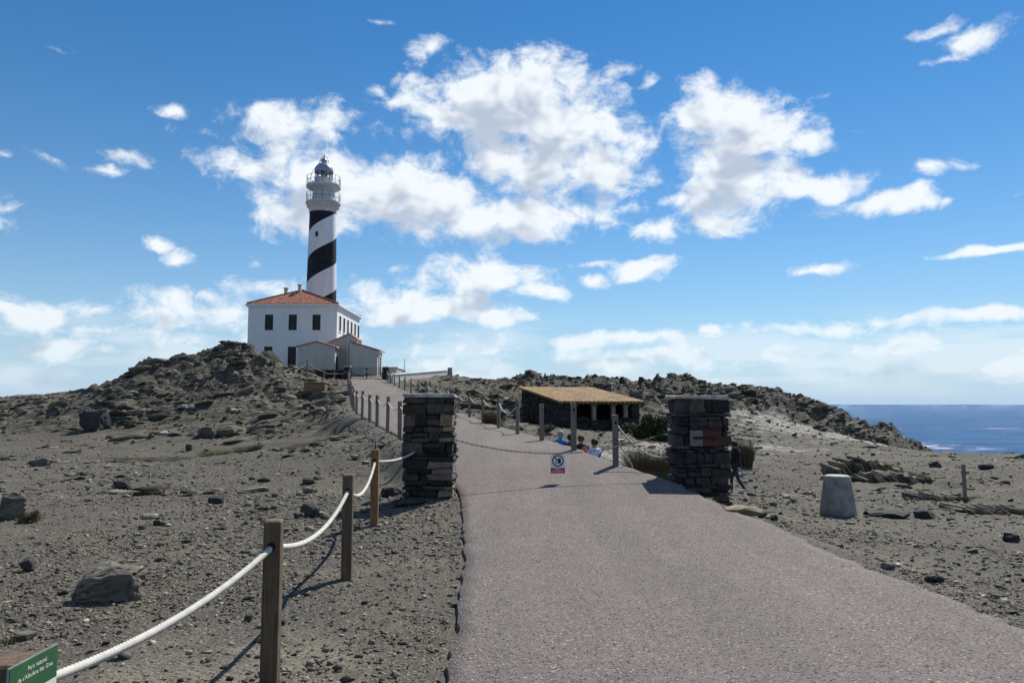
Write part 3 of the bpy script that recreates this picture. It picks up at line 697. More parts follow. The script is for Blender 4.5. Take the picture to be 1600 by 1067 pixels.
GZ = np.where((dedge > .1) & (dedge < .45) & (GY < 12.5), np.minimum(GZ, pz-0.028), GZ)
ny, nx = GX.shape
idx = np.arange(nx*ny).reshape(ny, nx)
Fq = np.stack([idx[:-1,:-1], idx[:-1,1:], idx[1:,1:], idx[1:,:-1]], -1).reshape(-1, 4)
ground = np_mesh("ground", np.stack([GX, GY, GZ], -1).reshape(-1, 3), Fq, MATS['ground'], dict(rock=rr.ravel(), pale=paleF.ravel(), moss=mossF.ravel(), bare=np.exp(-(((GX+1.75)/1.0)**2+((GY-4.75)/.95)**2)).ravel()), smooth=False)
_sm = (rr[:-1,:-1] < .3).ravel()
ground.data.polygons.foreach_set('use_smooth', _sm)
tag(ground, "stony grey brown headland ground with dark slate hills", "ground", kind="structure")
def H(x, y):
    x = np.asarray(x, float); y = np.asarray(y, float)
    i = np.clip(np.searchsorted(gx, x)-1, 0, nx-2); j = np.clip(np.searchsorted(gy, y)-1, 0, ny-2)
    fx = np.clip((x-gx[i])/(gx[i+1]-gx[i]), 0, 1); fy = np.clip((y-gy[j])/(gy[j+1]-gy[j]), 0, 1)
    return (GZ[j,i]*(1-fx)+GZ[j,i+1]*fx)*(1-fy) + (GZ[j+1,i]*(1-fx)+GZ[j+1,i+1]*fx)*fy
def field(F, x, y):
    i = np.clip(np.searchsorted(gx, x)-1, 0, nx-2); j = np.clip(np.searchsorted(gy, y)-1, 0, ny-2)
    return F[j, i]
def Hz(x, y): return float(H(x, y))
def ray_ground(px, py, ymax=120):
    """where the line of sight through a photograph pixel meets the ground"""
    prev = None
    Y = 2.0
    while Y < ymax:
        p = P(px, py, Y)
        if p.z <= Hz(p.x, p.y): return p.x, p.y, Hz(p.x, p.y)
        Y += 0.03 + Y*0.002
    return None

# path sheet
def build_path():
    ys = np.concatenate([np.arange(-28, 1, 1.0), np.arange(1, 20, .06), np.arange(20, 79, .25)])
    V = []; nxp = 30
    l, r, z = path_at(ys)
    k = np.ones(9)/9
    sm = lambda a: np.convolve(np.pad(a, 4, 'edge'), k, 'valid')
    le = l + .07*(fbm(ys*1.3, ys*0, 4, 5)-.5) + .05*(vnoise(ys*7, ys*0, 9)-.5)
    re = r + .14*(fbm(ys*1.1, ys*0+5, 4, 6)-.5) + .06*(vnoise(ys*6, ys*0, 19)-.5)
    rows = []
    for i, y in enumerate(ys):
        t = np.linspace(0, 1, nxp); x = le[i] + (re[i]-le[i])*t
        zz = z[i] + .012 + .02*np.sin(np.pi*t) + .012*(fbm(x*.8, np.full(nxp, y)*.8, 3, 8)-.5)
        row = [(x[0]-.015, y, z[i]-.12)] + [(x[k2], y, zz[k2]) for k2 in range(nxp)] + [(x[-1]+.03, y, z[i]-.2)]
        rows.append(row)
    V = np.array(rows).reshape(-1, 3); m = nxp+2
    ii = np.arange(len(ys)*m).reshape(len(ys), m)
    F = np.stack([ii[:-1,:-1], ii[:-1,1:], ii[1:,1:], ii[1:,:-1]], -1).reshape(-1, 4)
    o = np_mesh("path", V, F, MATS['path'], smooth=True)
    tag(o, "pinkish grey rolled chipping path climbing to the lighthouse gate", "path", kind="structure")
build_path()
# sea
sea = MB(); R_ = 60000
ring = [0, 60, 120, 250, 600, 1500, 5000, 20000, R_]
sv = []; sf = []
ns = 64
for r in ring[1:]:
    for k in range(ns): sv.append((r*math.cos(2*math.pi*k/ns), r*math.sin(2*math.pi*k/ns) , -6.0))
for i in range(len(ring)-2):
    for k in range(ns): sf.append((i*ns+k, i*ns+(k+1) % ns, (i+1)*ns+(k+1) % ns, (i+1)*ns+k))
sf.append(tuple(range(ns)))
sea.add(sv, sf)
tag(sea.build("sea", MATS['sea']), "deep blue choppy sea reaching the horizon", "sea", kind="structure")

# ------------------------------------------------------------------ loose stones
rng = np.random.default_rng(4)
def hull(seed, npts=14, sx=1, sy=1, sz=1):
    r = random.Random(seed); bm = bmesh.new()
    for i in range(npts):
        v = Vector((r.gauss(0, 1), r.gauss(0, 1), r.gauss(0, 1))).normalized()*r.uniform(.75, 1.0)
        bm.verts.new((v.x*sx, v.y*sy, v.z*sz))
    res = bmesh.ops.convex_hull(bm, input=bm.verts)
    bmesh.ops.delete(bm, geom=[e for e in res['geom_interior'] if isinstance(e, bmesh.types.BMVert)], context='VERTS')
    bmesh.ops.triangulate(bm, faces=bm.faces); bmesh.ops.recalc_face_normals(bm, faces=bm.faces)
    bm.verts.index_update()
    V = np.array([v.co for v in bm.verts]); F = np.array([[v.index for v in f.verts] for f in bm.faces]); bm.free()
    return V, F
def scatter(name, x, y, size, mat, label, cat, nvar=20, npts=10, flat=(1, .8, .32), tilt=0.35, sink=.25, seed=1, dip=None, lift=0.0, yawc=None):
    hs = [hull(seed*100+k, npts) for k in range(nvar)]
    n = len(x); z = H(x, y); var = rng.integers(0, nvar, n)
    VV = []; FF = []; TT = []; base_i = 0
    for k in range(nvar):
        sel = np.where(var == k)[0]
        if not len(sel): continue
        V, F = hs[k]; m = len(sel)
        s = size[sel][:,None]*np.array(flat)[None]*rng.uniform(.7, 1.3, (m, 3))
        pv = V[None]*s[:,None,:]
        # yaw, then a tilt
        yaw = rng.uniform(0, 2*np.pi, m) if yawc is None else rng.normal(yawc, .45, m); c, s_ = np.cos(yaw), np.sin(yaw)
        X = pv[...,0]*c[:,None]-pv[...,1]*s_[:,None]; Y = pv[...,0]*s_[:,None]+pv[...,1]*c[:,None]; Z = pv[...,2]
        ta = rng.normal(0, tilt, m) + (dip[0] if dip else 0); tb = rng.normal(0, tilt, m) + (dip[1] if dip else 0)
        Y2 = Y*np.cos(ta)[:,None]-Z*np.sin(ta)[:,None]; Z2 = Y*np.sin(ta)[:,None]+Z*np.cos(ta)[:,None]
        X2 = X*np.cos(tb)[:,None]+Z2*np.sin(tb)[:,None]; Z3 = -X*np.sin(tb)[:,None]+Z2*np.cos(tb)[:,None]
        zz = z[sel] + size[sel]*flat[2]*(1-2*sink) + lift
        pts = np.stack([X2+x[sel][:,None], Y2+y[sel][:,None], Z3+zz[:,None]], -1)
        VV.append(pts.reshape(-1, 3)); FF.append((F[None]+(np.arange(m)*len(V))[:,None,None]+base_i).reshape(-1, 3)); base_i += m*len(V)
        TT.append(np.repeat(rng.beta(.8, 1.3, m), len(V)))
    o = np_mesh(name, np.concatenate(VV), np.concatenate(FF), mat, dict(tone=np.concatenate(TT)))
    return tag(o, label, cat, kind="stuff")
def off_path(x, y, m=0.04):
    l, r, _ = path_at(y); return (x < l-m) | (x > r+m)
# fine gravel around the near posts and on both verges
N = 250000
d = 2.2*np.exp(rng.uniform(0, math.log(30/2.2), N)); a = rng.uniform(-.82, .82, N)
x = d*np.tan(a*.9); y = d
patch = fbm(x/2.2+3, y/2.2, 4, 55)
bare = np.exp(-(((x+1.75)/1.0)**2+((y-4.75)/.95)**2))      # the trodden bare patch beside the nearest post
keep = (off_path(x, y) | ((rng.uniform(0, 1, N) < .035) & off_path(x, y, -.22))) & (rng.uniform(0, 1, N) < np.clip((patch-.30)*3.2, .22, 1)*(1-.88*bare)) & (field(rr, x, y) < .5) & (field(mossF, x, y) < .45)
x, y, d = x[keep], y[keep], d[keep]
size = np.clip(rng.lognormal(math.log(.0098), .5, len(x)), .0045, .05)*(1+d*.055)
scatter("gravel", x, y, size, MATS['chips'], "loose grey slate chippings strewn over the ground beside the path", "gravel", 24, 8, (1.05, .75, .26), .32, .2, 3)
# fist sized stones
N = 26000
d = 3*np.exp(rng.uniform(0, math.log(60/3), N)); a = rng.uniform(-.82, .82, N); x = d*np.tan(a*.9); y = d
patch = fbm(x/3+13, y/3, 4, 58)
keep = off_path(x, y, .3) & (rng.uniform(0, 1, N) < np.clip((patch-.40)*3.4, .05, .85)) & (field(mossF, x, y) < .5)
x, y, d = x[keep], y[keep], d[keep]
size = np.clip(rng.lognormal(math.log(.028), .55, len(x)), .012, .14)*np.clip(.35+d*.065, .3, 2.0)
scatter("scattered_stones", x, y, size, MATS['chips'], "small flat slate stones lying about on the open ground", "stones", 24, 11, (1, .75, .38), .25, .25, 5)
# broken rock lying on the hills and banks
N = 90000
x = rng.uniform(-62, 56, N); y = rng.uniform(19, 88, N); r_ = field(rr, x, y)
keep = (rng.uniform(0, 1, N) < np.clip(r_*1.15-.22, 0, .75)) & off_path(x, y, .5) & ~((x > -30.5) & (x < -9) & (y > 74))  & ~((x > -.6) & (x < 9.4) & (y > 37.5) & (y < 49.5))
x, y = x[keep], y[keep]
clus = fbm(x/4.0+40, y/4.0, 4, 66)
big = (clus > .53) & (rng.uniform(0, 1, len(x)) < .55) & (y > 36)
size = np.clip(rng.lognormal(math.log(.10), .5, len(x)), .045, .30)*np.where(y < 34, .7, 1.0)
sb_ = np.clip(rng.lognormal(math.log(.29), .5, len(x)), .12, .9)
ms = ~big | (rng.uniform(0, 1, len(x)) < .1)
scatter("broken_rock", x[ms], y[ms], size[ms], MATS['crag'], "small jagged slate rubble covering the hills and the path banks", "rocks", 30, 12, (1.3, .95, .5), .25, .42, 7, dip=(-.25, -.28), yawc=.3)
scatter("slate_ledges", x[big], y[big], sb_[big], MATS['crag'], "big tilted slate ledges and slabs breaking through the hills", "rocks", 30, 20, (1.4, 1.05, .36), .12, .64, 8, dip=(-.20, -.27), yawc=.35)

N = 60000
x = np.concatenate([rng.uniform(3.6, 44, N//2), rng.uniform(-38, -4, N//2)]); y = rng.uniform(13.5, 46, N)
clus = fbm(x/3.2+7, y/2.0, 4, 81)
keep = (clus > .57) & (rng.uniform(0, 1, N) < np.clip((clus-.57)*3.0, 0, .30)) & off_path(x, y, .9) & (field(rr, x, y) < .5) & (field(mossF, x, y) < .3) & ~((x > -.6) & (x < 9.4) & (y > 37)) & (field(_pd, x, y) > 1.3) & ~((x < 9) & (y < 27) & (x > 0))
x, y = x[keep], y[keep]
size = np.clip(rng.lognormal(math.log(.10), .6, len(x)), .04, .42)*np.where(y < 20, .75, 1.0)
scatter("flat_ledges", x, y, size, MATS['crag'], "low slate ledges and flakes surfacing in patches on the flats", "rocks", 24, 14, (1.5, .9, .34), .14, .55, 9, dip=(-.15, -.25), yawc=.3)

# ================================================================== single rocks one can point at
def rock(px, py, w, h, label, mat='rock', seed=1, flat=None, yaw=0.0, tilt=(0, 0), npts=26, Y=None, group=None, bedded=False, name="rock"):
    """a rock whose base centre is seen at (px, py); w, h its size in photograph pixels"""
    g = ray_ground(px, py) if Y is None else None
    if Y is None: gx_, gy_, gz_ = g
    else:
        v = P(px, py, Y); gx_, gy_, gz_ = v.x, v.y, Hz(v.x, v.y)
    sw = w/FPX*gy_/2; sh = h/FPX*gy_
    r = random.Random(seed); bm = bmesh.new()
    for i in range(npts):
        v = Vector((r.gauss(0, 1), r.gauss(0, 1), r.gauss(0, 1))).normalized()
        v = Vector([math.copysign(abs(c)**.7, c) for c in v])*r.uniform(.8, 1.0)
        bm.verts.new((v.x*sw, v.y*sw*.75, v.z*sh*.62))
    res = bmesh.ops.convex_hull(bm, input=bm.verts)
    bmesh.ops.delete(bm, geom=[e for e in res['geom_interior'] if isinstance(e, bmesh.types.BMVert)], context='VERTS')
    bmesh.ops.triangulate(bm, faces=bm.faces)
    bmesh.ops.subdivide_edges(bm, edges=bm.edges, cuts=5 if bedded else 2, use_grid_fill=True)
    for v in bm.verts:
        n_ = mnoise.noise_vector(v.co*(2.2/sw) + Vector((seed*3.1, 0, 0)))
        v.co += n_*sw*.07 + mnoise.noise_vector(v.co*(7/sw))*sw*.025
        if bedded:
            q = (v.co.z*.9 - v.co.x*.30 + .05*sh*mnoise.noise(v.co*(3/sw)))/(sh*.17); fl = math.floor(q); st = q-fl
            lay = mnoise.noise(Vector((fl*1.7+seed, 3.3, 0)))*.10
            s_ = 1 + lay - .16*max(0, 1-min(st, 1-st)*7)
            v.co.x *= 1+(s_-1)*.8; v.co.y *= s_; v.co.z *= 1+(s_-1)*.5
    bmesh.ops.recalc_face_normals(bm, faces=bm.faces)
    me = bpy.data.meshes.new(name); bm.to_mesh(me); bm.free()
    o = link_mesh(name, me, MATS[mat]); o.location = (gx_, gy_, gz_ + sh*.36)
    o.rotation_euler = (tilt[0], tilt[1], yaw)
    return tag(o, label, "rock", group)
rock(170, 938, 122, 58, "large bedded brown grey boulder lying alone near the rope fence", 'rock', 3, yaw=.25, tilt=(0, -.12), bedded=True, npts=34)
rock(42, 892, 24, 20, "small square dark block on the ground beyond the large boulder", 'darkrock', 5)
rock(484, 808, 34, 24, "dark angular stone on gravel between the middle and farther tall posts", 'darkrock', 8)
rock(466, 810, 20, 10, "flat dark stone touching the dark angular stone", 'darkrock', 9)
rock(190, 764, 28, 16, "rounded dark rock alone on the bare flat before the pond", 'darkrock', 12)
rock(338, 786, 28, 12, "low wedge shaped dark slate on the open flat", 'darkrock', 14)
rock(411, 753, 24, 8, "thin dark slate flake near a brown stone", 'darkrock', 16)
rock(481, 755, 20, 9, "flat grey stone just behind the brown stone", 'darkrock', 18)
rock(482, 770, 20, 10, "small brown stone on the gravel", 'tanrock', 19)
rock(245, 821, 14, 9, "little dark cube shaped stone on the flat", 'darkrock', 22)
rock(410, 797, 30, 6, "stack of thin slate flakes lying on the gravel", 'darkrock', 24)
rock(222, 826, 12, 7, "little round dark stone beside the cube shaped stone", 'darkrock', 25)
rock(388, 970, 15, 10, "fist sized black stone close to the nearest post", 'darkrock', 26)
rock(295, 704, 12, 12, "upright dark stone standing by the pond edge", 'darkrock', 27)
rock(60, 728, 40, 16, "jumble of low pale grey rock on the left flat", 'rock', 28)
rock(20, 812, 46, 44, "bedded upright slate outcrop beside a dry bush", 'rock', 30, bedded=True, tilt=(0, .5))
rock(38, 1000, 34, 12, "smooth grey stone behind the park notice", 'rock', 31)
rock(325, 684, 36, 20, "big grey boulder at the foot of the slate hill", 'rock', 32, bedded=True)
rock(355, 682, 34, 17, "grey boulder leaning on its bigger neighbour below the hill", 'rock', 33)
rock(148, 672, 46, 36, "black shadowed crag at the hill's seaward foot", 'darkrock', 34, bedded=True)
rock(612, 775, 38, 18, "dark rock against the foot of the left gate pillar", 'darkrock', 36)
rock(640, 789, 60, 10, "flat slab under the front of the left gate pillar", 'darkrock', 37)
rock(1160, 803, 62, 13, "long tan kerb stone at the path edge by the right gate pillar", 'tanrock', 40, yaw=-.35)
rock(1192, 809, 16, 11, "black kerb stone next to the long tan stone", 'darkrock', 41)
rock(1209, 813, 14, 9, "last black kerb stone of the short row", 'darkrock', 42)
rock(1446, 810, 38, 16, "dark broken slab beyond the concrete bollard", 'darkrock', 44)
rock(1384, 806, 80, 9, "long low slate ledge running from the concrete bollard", 'darkrock', 45, yaw=.1)
rock(1580, 846, 26, 15, "pointed dark rock on the stony right flat", 'darkrock', 47)
rock(1388, 888, 26, 10, "flat light stone at the right path verge", 'rock', 49)
rock(1460, 910, 30, 11, "flat dark slate on the right path verge", 'darkrock', 50)
rock(1398, 884, 20, 5, "thin whitish flake at the right path verge", 'palerock', 51)
rock(1460, 730, 20, 10, "black rock on the flat beyond the wooden stake", 'darkrock', 53)
rock(1540, 733, 24, 9, "squared black rock on the far flat near the shore", 'darkrock', 54)
for k, (px, py, w, h) in enumerate([(285,640,16,6),(300,637,12,5),(365,643,16,5),(255,679,16,6),(275,680,12,5)]):
    rock(px, py, w, h, "chunk of white rubble on the slate hillside", 'palerock', 60+k, group="white rubble on the hill")

# tilted slate outcrop: plates standing like books
def outcrop(px, py, n, label, seed, w=.35, h=.5, ang=.75, yaw=.35, L=1.6):
    x, y, z = ray_ground(px, py); r = random.Random(seed)
    root = empty("slate_outcrop", (x, y, z)); tag(root, label, "outcrop")
    for k in range(n):
        m = MB(); t = (k-(n-1)/2)/n
        hh = h*(1-1.1*t*t*1.6)*r.uniform(.55, 1.15); th = r.uniform(.018, .05)
        M_ = Matrix.Translation((t*L, r.uniform(-.2, .2), -.05)) @ Matrix.Rotation(yaw+r.uniform(-.12, .12), 4, 'Z') @ Matrix.Rotation(-ang+r.uniform(-.12, .12), 4, 'Y') @ Matrix.Rotation(r.uniform(-.25, .25), 4, 'X')
        m.cbox(-th, th, -w*r.uniform(.5, 1.1), w*r.uniform(.5, 1.1), -.25, max(.08, hh), .012, M_, .03, r)
        m.build("slate_plate", MATS['bedrock' if r.random() < .75 else 'rock'], root)
outcrop(1350, 742, 34, "outcrop of tilted slate plates behind the concrete bollard", 4, .45, .62, .62, .12, 2.1)
outcrop(1400, 752, 30, "low outcrop of leaning slate plates between bollard and stake", 6, .40, .42, .75, .12, 2.0)
outcrop(1470, 778, 22, "small slate plate outcrop just before the wooden stake", 7, .30, .24, .85, .12, 1.5)
outcrop(1550, 800, 26, "jagged dark slate ridge on the flat beyond the wooden stake", 9, .35, .26, .85, .2, 1.8)

# ================================================================== lighthouse
def lighthouse():
    D = 97.0
    X0 = P(502, 460, D).x
    zb = 4.95
    root = empty("lighthouse", (X0, D, zb)); tag(root, "tall white lighthouse tower with black spiral stripe and grey dome", "lighthouse")
    def z(py): return P(502, py, D - 1.5).z - zb
    def rr_(w): return w/2/FPX*D
    z_top = z(329); zl = z(448); pitch = (z(367)-z(448)); 
    rb, rt = rr_(52), rr_(41.5)
    r470 = rr_(47.5)
    prof = []
    for i in range(25):
        t = i/24; prof.append((rb + (rt-rb)*(t**.9), z_top*t))
    o = MB().lathe(prof, 72).build("tower_shaft", mat_tower(zl, pitch, .485, rb), root); autosmooth(o)
    # corbelled head
    zg = z(312.5)
    pr_ = [(rt*1.0, z_top-.02), (rt*1.035, z_top), (rt*1.04, z_top+.25), (rt*1.09, z(322)), (rt*1.17, z(318)), (rr_(51.5), z(315.5)), (rr_(54), z(315.2)), (rr_(54.5), zg-.12), (rr_(54), zg), (.4, zg)]
    c = autosmooth(MB().lathe(pr_, 64).build("corbelled_cornice", MATS['cream'], root))
    for k in range(18):       # brackets under the lower gallery
        a = 2*math.pi*k/18; M_ = Matrix.Rotation(a, 4, 'Z')
        MB().cbox(rt*1.07, rr_(50), -.16, .16, z(321), z(318), .03, M_).build("bracket", MATS['cream'], c)
    zu = z(285.5)
    rd = rr_(34.5)
    autosmooth(MB().lathe([(rd*1.03, zg-.05), (rd*1.03, zg+.18), (rd, zg+.2), (rd*.98, z(293.5)), (rd*1.1, z(292.8)), (rr_(46), z(291.2)), (rr_(53), z(289.5)), (rr_(54), z(288)), (rr_(54), zu-.02), (rr_(53.5), zu), (.4, zu)], 64).build("watch_room_drum", MATS['drum'], root))
    zl0 = z(274.5); rl = rr_(28.5)
    autosmooth(MB().lathe([(rl*1.0, zu-.05), (rl*1.0, zl0-.1), (rl*1.06, zl0-.08), (rl*1.06, zl0), (.3, zl0)], 48).build("lantern_base", MATS['drum'], root))
    zd = z(263.5)
    lan = empty("lantern_room", (0, 0, 0)); lan.parent = root
    gm, gn, gb = new_mat("lantern_glass"); gb.inputs['Alpha'].default_value = .12; gb.inputs['Roughness'].default_value = .05; gb.inputs['Base Color'].default_value = (.9, .95, 1, 1)
    n = 12
    for k in range(n):
        a0 = 2*math.pi*k/n; a1 = 2*math.pi*(k+1)/n; rg = rl*.93
        p = lambda a, zz, r=rg: Vector((r*math.cos(a), r*math.sin(a), zz))
        MB().tube([p(a0, zl0-.1, rl*.97), p(a0, zd+.1, rl*.97)], .05, 6).build("glazing_bar", MATS['iron'], lan)
        if k % 2 == 0:
            MB().tube([p(a0, zl0, rl*.96), p(a1, zd, rl*.96)], .03, 5).build("diagonal_bar", MATS['iron'], lan)
        else:
            MB().tube([p(a1, zl0, rl*.96), p(a0, zd, rl*.96)], .03, 5).build("diagonal_bar", MATS['iron'], lan)
        MB().add([p(a0, zl0), p(a1, zl0), p(a1, zd+.05), p(a0, zd+.05)], [(0, 1, 2, 3)]).build("pane", gm, lan)
    autosmooth(MB().lathe([(.12, zl0), (.26, zl0+.15), (.32, (zl0+zd)/2), (.26, zd-.15), (.1, zd+.1)], 16).build("lens", simple("lens_glass", (.35, .4, .42), .1, .1, spec=.8), lan))
    # dome
    zt = z(249.5); rdm = rr_(30.0)
    prof = [(rl*.98, zd-.12), (rdm*.98, zd-.10), (rdm*1.0, zd+.15)]
    for i in range(1, 11):
        t = i/10*math.pi/2; prof.append((max(.22, rdm*.97*math.cos(t)), zd+.17 + (zt-zd-.17)*math.sin(t)))
    dm = autosmooth(MB().lathe(prof, 48).build("dome", MATS['dome'], root))
    zb1 = z(243.0)
    autosmooth(MB().lathe([(.36, zt-.1), (.36, zb1-.25), (.46, zb1-.24), (.40, zb1-.1), (.12, zb1+.15), (.05, zb1+.25)], 20).build("ventilator", MATS['dome'], dm))
    MB().tube([(0, 0, zb1), (0, 0, z(236))], .05, 6).build("lightning_rod", MATS['iron'], dm)
    hoop = [(.62*math.cos(t), 0, zt-.05+.95*math.sin(t)) for t in np.linspace(0, math.pi, 16)]
    MB().tube(hoop, .035, 5).build("hoop", MATS['iron'], dm)
    MB().tube([(-.1, -.1, zb1+.1), (-rdm*1.15, -.3, zd+.1), (-rdm*1.45, -.5, zu+.2)], .025, 5).build("ladder_stay", MATS['iron'], dm)
    # railings
    def rail(rr2, z0, h, nm):
        e = empty(nm, (0, 0, 0)); e.parent = root
        for k in range(16):
            a = 2*math.pi*(k+.5)/16
            MB().tube([(rr2*math.cos(a), rr2*math.sin(a), z0-.03), (rr2*math.cos(a), rr2*math.sin(a), z0+h)], .028, 5).build("baluster", MATS['iron'], e)
        for f in (.5, 1.0):
            MB().tube([(rr2*math.cos(t), rr2*math.sin(t), z0+h*f) for t in np.linspace(0, 2*math.pi, 49)], .022, 5).build("handrail", MATS['iron'], e)
    rail(rr_(52.5), zg, 1.2, "lower_railing"); rail(rr_(52.5), zu, 1.15, "upper_railing")
    # windows in the shaft
    def win(px, py, w, h, dep=.12):
        a = math.asin(max(-1, min(1, (px-502)/FPX*D/(rr_(46)))))
        zc = z(py); t = zc/z_top; r = rb+(rt-rb)*(t**.9)
        e = MB(); M_ = Matrix.Rotation(a, 4, 'Z')
        fr = MB()
        for (x0, x1, z0, z1) in ((-w/2-.07, -w/2, zc-h/2-.07, zc+h/2+.07), (w/2, w/2+.07, zc-h/2-.07, zc+h/2+.07), (-w/2, w/2, zc+h/2, zc+h/2+.07), (-w/2, w/2, zc-h/2-.07, zc-h/2)):
            fr.box(x0, x1, -r-.10, -r+.3, z0, z1, M_)
        f_ = fr.build("window", MATS['whitec'], root)
        MB().box(-w/2, w/2, -r-.04, -r+.25, zc-h/2, zc+h/2, M_).build("pane", MATS['shutter'], f_)
    win(498.5, 366.5, .42, .68); win(513.5, 326.2, .18, .4)
lighthouse()

# ------------------------------------------------------------------ keeper's house
def wall_open(mb, u0, u1, z0, z1, ops, frame, dep):
    """wall sheet with recessed openings; frame(u, d, z) -> point, d = depth into the wall"""
    us = sorted({u0, u1, *[o[0] for o in ops], *[o[1] for o in ops]}); zs = sorted({z0, z1, *[o[2] for o in ops], *[o[3] for o in ops]})
    for i in range(len(us)-1):
        for j in range(len(zs)-1):
            a, b, c, d_ = us[i], us[i+1], zs[j], zs[j+1]
            if any(o[0] <= a+1e-6 and b <= o[1]+1e-6 and o[2] <= c+1e-6 and d_ <= o[3]+1e-6 for o in ops): continue
            mb.add([frame(a, 0, c), frame(b, 0, c), frame(b, 0, d_), frame(a, 0, d_)], [(0, 1, 2, 3)])
    for (a, b, c, d_) in ops:
        q = [(a, c), (b, c), (b, d_), (a, d_)]
        for i in range(4):
            (p0, r0), (p1, r1) = q[i], q[(i+1) % 4]
            mb.add([frame(p0, 0, r0), frame(p0, dep, r0), frame(p1, dep, r1), frame(p1, 0, r1)], [(0, 1, 2, 3)])
def shutter_window(parent, frame, a, b, c, d_, surround=True):
    """louvred dark shutters in an opening, with a white surround"""
    fr = MB()
    t = .11
    def bx(mb, u0, u1, d0, d1, z0, z1):
        pts = [frame(u, dd, zz) for zz in (z0, z1) for (u, dd) in ((u0, d0), (u1, d0), (u1, d1), (u0, d1))]
        mb.add(pts, [(0,3,2,1),(4,5,6,7),(0,1,5,4),(1,2,6,5),(2,3,7,6),(3,0,4,7)])
    bx(fr, a-t, a, -.03, .05, c, d_); bx(fr, b, b+t, -.03, .05, c, d_); bx(fr, a-t, b+t, -.03, .05, d_, d_+t)
    w = fr.build("window", MATS['whitec'], parent)
    sl = MB(); bx(sl, a-t-.04, b+t+.04, -.07, .05, c-.12, c); sl.build("sill", MATS['whitec'], w)
    for (u0, u1) in ((a, (a+b)/2-.012), ((a+b)/2+.012, b)):
        m = MB(); bx(m, u0, u0+.06, .07, .12, c, d_); bx(m, u1-.06, u1, .07, .12, c, d_); bx(m, u0+.06, u1-.06, .07, .12, d_-.08, d_); bx(m, u0+.06, u1-.06, .07, .12, c, c+.08)
        nl = 14
        for k in range(nl):
            zz = c+.08+(d_-c-.16)*(k+.15)/nl; hh = (d_-c-.16)/nl*.75
            bx(m, u0+.06, u1-.06, .085, .11, zz, zz+hh)
        m.build("shutter", MATS['shutter'], w)
    m = MB(); bx(m, a, b, .14, .16, c, d_); m.build("pane", MATS['hole'], w)
